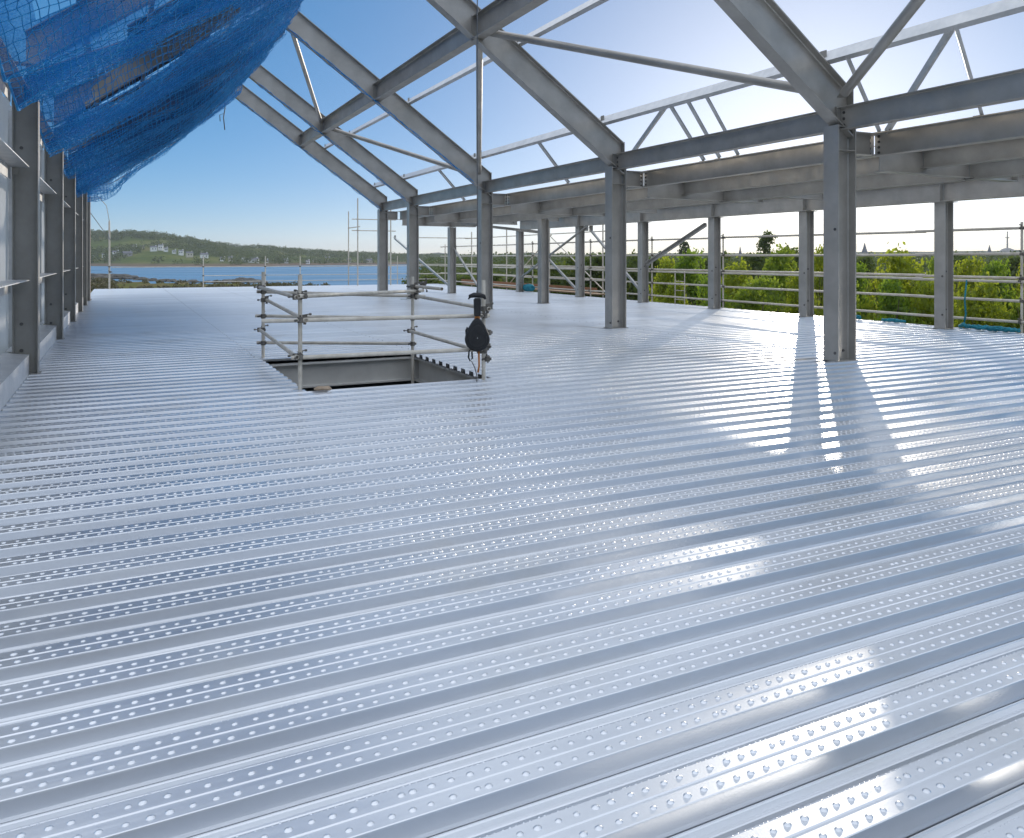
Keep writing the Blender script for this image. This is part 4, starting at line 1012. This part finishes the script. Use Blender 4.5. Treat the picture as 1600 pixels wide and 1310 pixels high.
for i, (u, v, wpx, Z) in enumerate(bush):
    x, y, zt = at(u, v, Z); gz = -4.6; hh = zt - gz; ww = wpx / F_PX * Z
    loc = (x, y, gz); s_ = (ww / 4.2, ww / 4.2, hh / 6.0)
    if i < 4:
        o = proto[i]; o.location = loc; o.scale = s_; o['label'] = blab[i]
    else: dup(proto[i % 4], loc, blab[i], rz=i * 1.3, scale=s_)
# darker trees farther back
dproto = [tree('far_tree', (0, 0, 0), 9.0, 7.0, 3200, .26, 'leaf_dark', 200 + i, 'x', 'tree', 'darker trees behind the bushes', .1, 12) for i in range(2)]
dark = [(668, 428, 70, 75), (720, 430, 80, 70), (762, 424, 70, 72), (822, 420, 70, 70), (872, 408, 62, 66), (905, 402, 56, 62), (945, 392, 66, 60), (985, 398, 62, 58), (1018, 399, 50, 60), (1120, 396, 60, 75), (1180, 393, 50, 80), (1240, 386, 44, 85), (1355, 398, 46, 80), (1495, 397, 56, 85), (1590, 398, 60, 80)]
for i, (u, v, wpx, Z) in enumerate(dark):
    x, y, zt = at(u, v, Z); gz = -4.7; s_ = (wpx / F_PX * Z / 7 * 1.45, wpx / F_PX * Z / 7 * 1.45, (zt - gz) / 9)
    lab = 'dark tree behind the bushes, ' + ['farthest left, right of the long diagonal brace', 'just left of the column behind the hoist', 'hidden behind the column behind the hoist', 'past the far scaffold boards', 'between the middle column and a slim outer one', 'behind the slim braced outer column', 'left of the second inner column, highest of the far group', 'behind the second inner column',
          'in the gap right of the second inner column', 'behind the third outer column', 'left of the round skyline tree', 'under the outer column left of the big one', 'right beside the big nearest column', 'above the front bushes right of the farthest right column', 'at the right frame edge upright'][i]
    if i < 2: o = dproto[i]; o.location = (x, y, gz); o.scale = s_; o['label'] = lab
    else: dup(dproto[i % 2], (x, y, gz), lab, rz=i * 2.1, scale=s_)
x, y, z = at(1200, 366, 150); tree('round_tree', (x, y, -4.5), z + 4.5 + .4, 4.0, 1500, .24, 'leaf_dark', 301, 'lone round topped tree standing above the hedge on the skyline', 'tree', None, .62, 10)
x, y, z = at(1069, 377, 220); tree('conifer', (x, y, -4), z + 4, 3.6, 900, .3, 'leaf_far', 302, 'slim pointed hazy tree on the skyline left of the third outer column', 'tree', None, .5, 12)
# undergrowth below the bushes
gq = np.random.default_rng(5); lob = []
for i in range(150):
    y = gq.uniform(3, 46); lob.append((gq.uniform(18.2, 24), y, -4.4 + gq.uniform(0, 2.4), gq.uniform(.5, 1.1)))
q, f_ = leaf_cloud(lob, 16000, .14, 77); o = np_mesh('undergrowth', q, f_, 'leaf'); tag(o, 'tangled green undergrowth below the edge rails', 'undergrowth', None, 'stuff')

# woods on the hill, as one mass
gq = np.random.default_rng(9); lob = []
for i in range(5200):
    u = gq.uniform(90, 760); th = YAW + math.atan((u - 800) / F_PX)
    Zs = (CAMZ - SEA) * F_PX / (lerp_tab(shorev, u) - 402); Z = Zs + 20 + gq.uniform(0, 1) ** .8 * (480 + .25 * u)
    x, y = polar(th, Z / math.cos(th - YAW))
    if noise.noise(V((x * .009, y * .009, 2))) + .4 * noise.noise(V((x * .04, y * .04, 8))) < -.06: continue
    lob.append((x, y, hill_z(th, Z) + 1.5, gq.uniform(2.0, 5.2)))
q, f_ = leaf_cloud(lob, 80000, 1.1, 78, .8); o = np_mesh('hill_woods', q, f_, 'leaf_far'); tag(o, 'dark woods and hedges covering the hill across the bay', 'woods', None, 'stuff')
# woodland reaching away behind the hedge, and scrub on the near shore
lob = []
for i in range(1500):
    d = gq.uniform(19.5, 66); r_ = 120 + 700 * gq.random() ** 1.3; x, y = polar(R(d), r_)
    rr = gq.uniform(1.9, 3.4) * (1 + r_ / 700); lob.append((x, y, land(x, y) + rr * .4, rr))
qs = []; fsum = []; o_ = 0
for lo, hi, n_, sz in ((0, 260, 30000, .42), (260, 480, 16000, .75), (480, 2000, 14000, 1.3)):
    sub = [l_ for l_ in lob if lo <= math.hypot(l_[0], l_[1]) < hi]
    q, f_ = leaf_cloud(sub, n_, sz, 79 + lo, .7); qs.append(q); fsum.append(f_ + o_); o_ += len(q)
q = np.concatenate(qs); f_ = np.concatenate(fsum); o = np_mesh('far_woods', q, f_, 'leaf_far'); tag(o, 'hazy woodland stretching away behind the hedge on the right', 'woods', None, 'stuff')
lob = []
for i in range(900):
    d = gq.uniform(-6, 15) ; r_ = gq.uniform(190, 330); x, y = polar(R(d), r_); z = land(x, y)
    if z < SEA + .4 or noise.noise(V((x * .06, y * .06, 11))) < -.1: continue
    lob.append((x, y, z, gq.uniform(.3, .95) * (1.7 if d < -.5 else 1)))
q, f_ = leaf_cloud(lob, 14000, .32, 80, .8); o = np_mesh('shore_scrub', q, f_, 'scrub'); tag(o, 'low olive and rusty scrub on the near shore', 'scrub', None, 'stuff')
# far haze-blue ridges beyond land on the right
def ridge(name, u0, u1, Z, tab, depth):
    vs = []; n = 90
    for i in range(n + 1):
        u = u0 + (u1 - u0) * i / n
        vt = lerp_tab(tab, u) + noise.noise(V((u * .03, Z, 0))) * 2.0 + noise.noise(V((u * .15, Z, 3))) * 1.0
        for zf, dz in ((0, -12), (.35, .4), (.7, .85), (1, 1), (1.5, .6)):
            x, y, z = at(u, vt, Z + depth); xx, yy, _ = at(u, 402, Z + depth * zf)
            vs.append((xx, yy, -8 if dz == -12 else -6 + (z + 6) * dz))
    fs = [(i * 5 + j, (i + 1) * 5 + j, (i + 1) * 5 + j + 1, i * 5 + j + 1) for i in range(n) for j in range(4)]
    b = MB(); b.add(vs, fs); tag(b.build(name, 'hill_far', origin=(0, 0, 0), smooth=True), kind='structure')
ridge('hills', 560, 1050, 2600, [(560, 404), (640, 399), (690, 396), (740, 399), (830, 395), (920, 399), (1050, 398)], 900)
ridge('hills', 900, 1900, 1500, [(900, 400), (1060, 395), (1200, 397), (1350, 394), (1480, 393), (1600, 391), (1900, 388)], 600)

# houses along the hill
hp = None
def house(loc, w_, d_, hh, rz, wallm, label):
    t_ = empty('house', loc, label, 'house', 'houses across the bay'); t_.rotation_euler = (0, 0, rz)
    def part(b, nm, mt, pa=None):
        o = b.build(nm, mt, None, origin=(0, 0, 0)); o.parent = pa or t_; return o
    b = MB(); b.box((0, 0, hh / 2 - 1), (w_, d_, hh + 2)); wl_ = part(b, 'wall', wallm)
    b = MB(); e_ = .35; b.add([(-w_ / 2 - e_, -d_ / 2 - e_, hh + .02), (w_ / 2 + e_, -d_ / 2 - e_, hh + .02), (w_ / 2 + e_, d_ / 2 + e_, hh + .02), (-w_ / 2 - e_, d_ / 2 + e_, hh + .02), (-w_ / 2 - e_, 0, hh + d_ * .38), (w_ / 2 + e_, 0, hh + d_ * .38)],
        [(0, 1, 5, 4), (2, 3, 4, 5), (0, 4, 3), (1, 2, 5), (0, 3, 2, 1)]); rf_ = part(b, 'roof', 'slate')
    b = MB(); b.box((w_ * .36, 0, hh + d_ * .42), (.9, .7, 1.6)); part(b, 'chimney', wallm, rf_)
    for q in range(max(2, int(w_ / 3.4))):
        xx = -w_ / 2 + (q + .7) * w_ / (max(2, int(w_ / 3.4)) + .4); b = MB(); b.box((xx, -d_ / 2 - .02, hh * .55), (1.1, .1, 1.3)); part(b, 'window', 'glass', wl_)
hs = [(163, 400, 9, 'white', 'small white house farthest left on the hill, by the end of the wall'), (181, 398, 14, 'white', 'white house left of the large grey roofed one'), (199, 399, 19, 'stone', 'large grey house low on the left of the hill'), (210, 387, 10, 'white', 'white house highest on the left'),
      (222, 387.5, 9, 'cream', 'cream house beside the highest white one'), (240, 390.5, 14, 'white', 'low white house left of the tall white villa'), (251, 389, 11, 'white', 'tall white villa in the middle of the hill'), (259, 391, 9, 'white', 'white house right of the tall villa'), (272, 394, 8, 'white', 'small white house above the shore bend'),
      (283, 396, 10, 'white', 'white house second left of the red topped post'), (296, 399, 14, 'cream', 'cream terrace just left of the post'), (319, 401, 16, 'white', 'white terrace just right of the post'), (348, 406, 10, 'white', 'white cottage near the water, left one of two'), (360, 406.5, 9, 'cream', 'cream cottage near the water, right one of two'),
      (380, 407, 9, 'white', 'white cottage left of the long white shed'), (396, 409, 22, 'white', 'long low white shed on the waterfront'), (416, 409, 8, 'white', 'white cottage right of the long shed'), (447, 409.5, 9, 'white', 'white cottage between the two near guardrail uprights'), (481, 411, 8, 'white', 'white waterfront cottage right of the near upright'),
      (492, 408, 10, 'cream', 'cream house among trees above the waterfront'), (512, 408, 11, 'cream', 'cream house left of the scaffold tower'), (545, 409, 10, 'stone', 'grey house beside the scaffold tower'), (577, 409.5, 14, 'cream', 'cream building just left of the farthest columns')]
for i, (u, v, wd, mt, lab) in enumerate(hs):
    x, y, z = hill_at(u, v + 2); a = math.atan2(x, y)
    house((x, y, z - .2), wd * .5, wd * .32 if wd < 15 else 5.5, 3.2 + (i * 7 % 4) * .4 if wd != 11 else 5.5, -a + (.25 if i % 3 else -.2), mt, lab)

# far skyline: spires, domed church with a cross
def spire(u, vt, vb, Z, wd, label, name='church_spire'):
    x, y, zt = at(u, vt, Z); _, _, zb_ = at(u, vb, Z)
    t_ = empty(name, (x, y, zb_ - 12), label, 'church spire', None)
    hgt = zt - zb_ + 12
    b = MB(); b.box((x, y, zb_ - 12 + hgt * .29), (wd, wd, hgt * .58)); b.build('tower', 'stone', t_)
    b = MB(); b.lathe((x, y, zb_ - 12 + hgt * .58), [(wd * .62, 0), (wd * .3, hgt * .2), (.12, hgt * .42)], 8); b.build('spire', 'slate', t_)
    b = MB(); b.box((x, y - wd * .5 - .06, zb_ - 12 + hgt * .45), (wd * .3, .1, wd * .6)); b.build('window', 'glass', t_)
spire(1156.5, 385, 402, 800, 3.4, 'slim grey church spire left of the round skyline tree'); spire(1351, 379, 398, 900, 5.0, 'church spire just right of the big nearest column'); spire(1546, 383, 399, 900, 4.6, 'short church spire left of the cross')
x, y, zt = at(1574, 362, 900); _, _, zb_ = at(1574, 399, 900)
t_ = empty('domed_church', (x, y, zb_ - 10), 'domed church with a tall cross on the right skyline', 'church')
hd = 8.5
b = MB(); b.lathe((x, y, zb_ - 10), [(hd, 0), (hd, 12), (hd * .95, 14), (hd * .7, 16.5), (hd * .3, 18)], 20); b.build('dome', 'stone', t_)
b = MB(); b.tube([(x, y, zb_ + 7), (x, y, zt)], [.9, .5], 8); b.box((x, y, zt - 7), (6.5, .9, .9)); b.build('cross', 'stone', t_)
# town blocks, hazy, behind the far scaffold
for i, (u, v, wd, hgt, lab) in enumerate([(655, 411, 26, 9, 'pale block behind the fourth inner column'), (700, 410, 34, 11, 'long pale block seen past the long diagonal brace'), (725, 408, 20, 13, 'taller pale block just left of the column behind the hoist'), (785, 409, 28, 12, 'pale block right of the column behind the hoist'), (825, 406, 18, 16, 'pale tower block left of the middle column'), (880, 407, 30, 10, 'pale block between the braces')]):
    x, y, z = at(u, v, 1400); house((x, y, -6), wd, 12, z + 6 + hgt * .2, -.45, 'white', lab)

# the air over the bay
m, nt, N, L, P = new_mat('sea_air'); N.remove(P)
pv = N.new('ShaderNodeVolumePrincipled'); pv.inputs['Color'].default_value = (0.86, 0.92, 1.0, 1); pv.inputs['Density'].default_value = 0.00013; pv.inputs['Anisotropy'].default_value = 0.2
L.new(pv.outputs[0], N['Material Output'].inputs['Volume'])
b = MB(); b.box((600, 2500, 36), (9000, 6000, 96)); hz = b.build('haze', m, origin=(600, 2500, -12)); tag(hz, 'pale sea air between the camera and the far shore', None, None, 'stuff')

# rocks on the near shore
rp = []
def rock_mesh(seed):
    bm = __import__('bmesh').new(); __import__('bmesh').ops.create_icosphere(bm, subdivisions=3, radius=1)
    for v_ in bm.verts:
        n_ = noise.noise(v_.co * 1.3 + V((seed, 0, 0))) * .45 + noise.noise(v_.co * 3.1 + V((0, seed, 0))) * .2
        v_.co *= 1 + n_; v_.co.z *= .7
    me = bpy.data.meshes.new('rock'); bm.to_mesh(me); bm.free(); me.materials.append(M['rock']); return me
rm = [rock_mesh(k * 3.7) for k in range(3)]
rocks = [(372, 441, 300, 2.6), (382, 439, 305, 3.4), (392, 440, 302, 2.8), (403, 443, 298, 2.4), (356, 443, 296, 2.4), (338, 443, 296, 1.8), (325, 443, 297, 1.6), (300, 441, 300, 2.0), (270, 439, 306, 1.9), (255, 437, 312, 2.0), (236, 436, 318, 2.2), (222, 433, 330, 2.2), (206, 428, 345, 3.2), (190, 426, 352, 4.0), (176, 425, 356, 3.6), (160, 425, 360, 4.2), (147, 426, 356, 4.4)]
for i, (u, v, Z, s_) in enumerate(rocks):
    x, y, z = at(u, v, Z); o = bpy.data.objects.new('rock', rm[i % 3]); COL.objects.link(o)
    o.location = (x, y, max(SEA, min(z, land(x, y) + .3))); o.scale = (s_ * 1.5, s_ * 1.2, s_ * .7); o.rotation_euler = (0, 0, i * 1.7)
    tag(o, 'dark shore rock ' + (['left on the point by the upright', 'largest on the point by the upright', 'flat, on the point by the upright', 'at the tip of the point by the upright', 'low, leading to the point', 'small, two left of the point', 'small, right of the red topped post', 'low, just left of the red topped post', 'in the weed left of the post', 'in the weed, middle of the shore',
        'in the weed, left middle of the shore', 'where the weed meets the water', 'at the right end of the far rock spit', 'second from the right on the far rock spit', 'middle of the far rock spit', 'left on the far rock spit', 'last on the far rock spit, by the wall end'][i]), 'rock', 'rocks along the near shore')
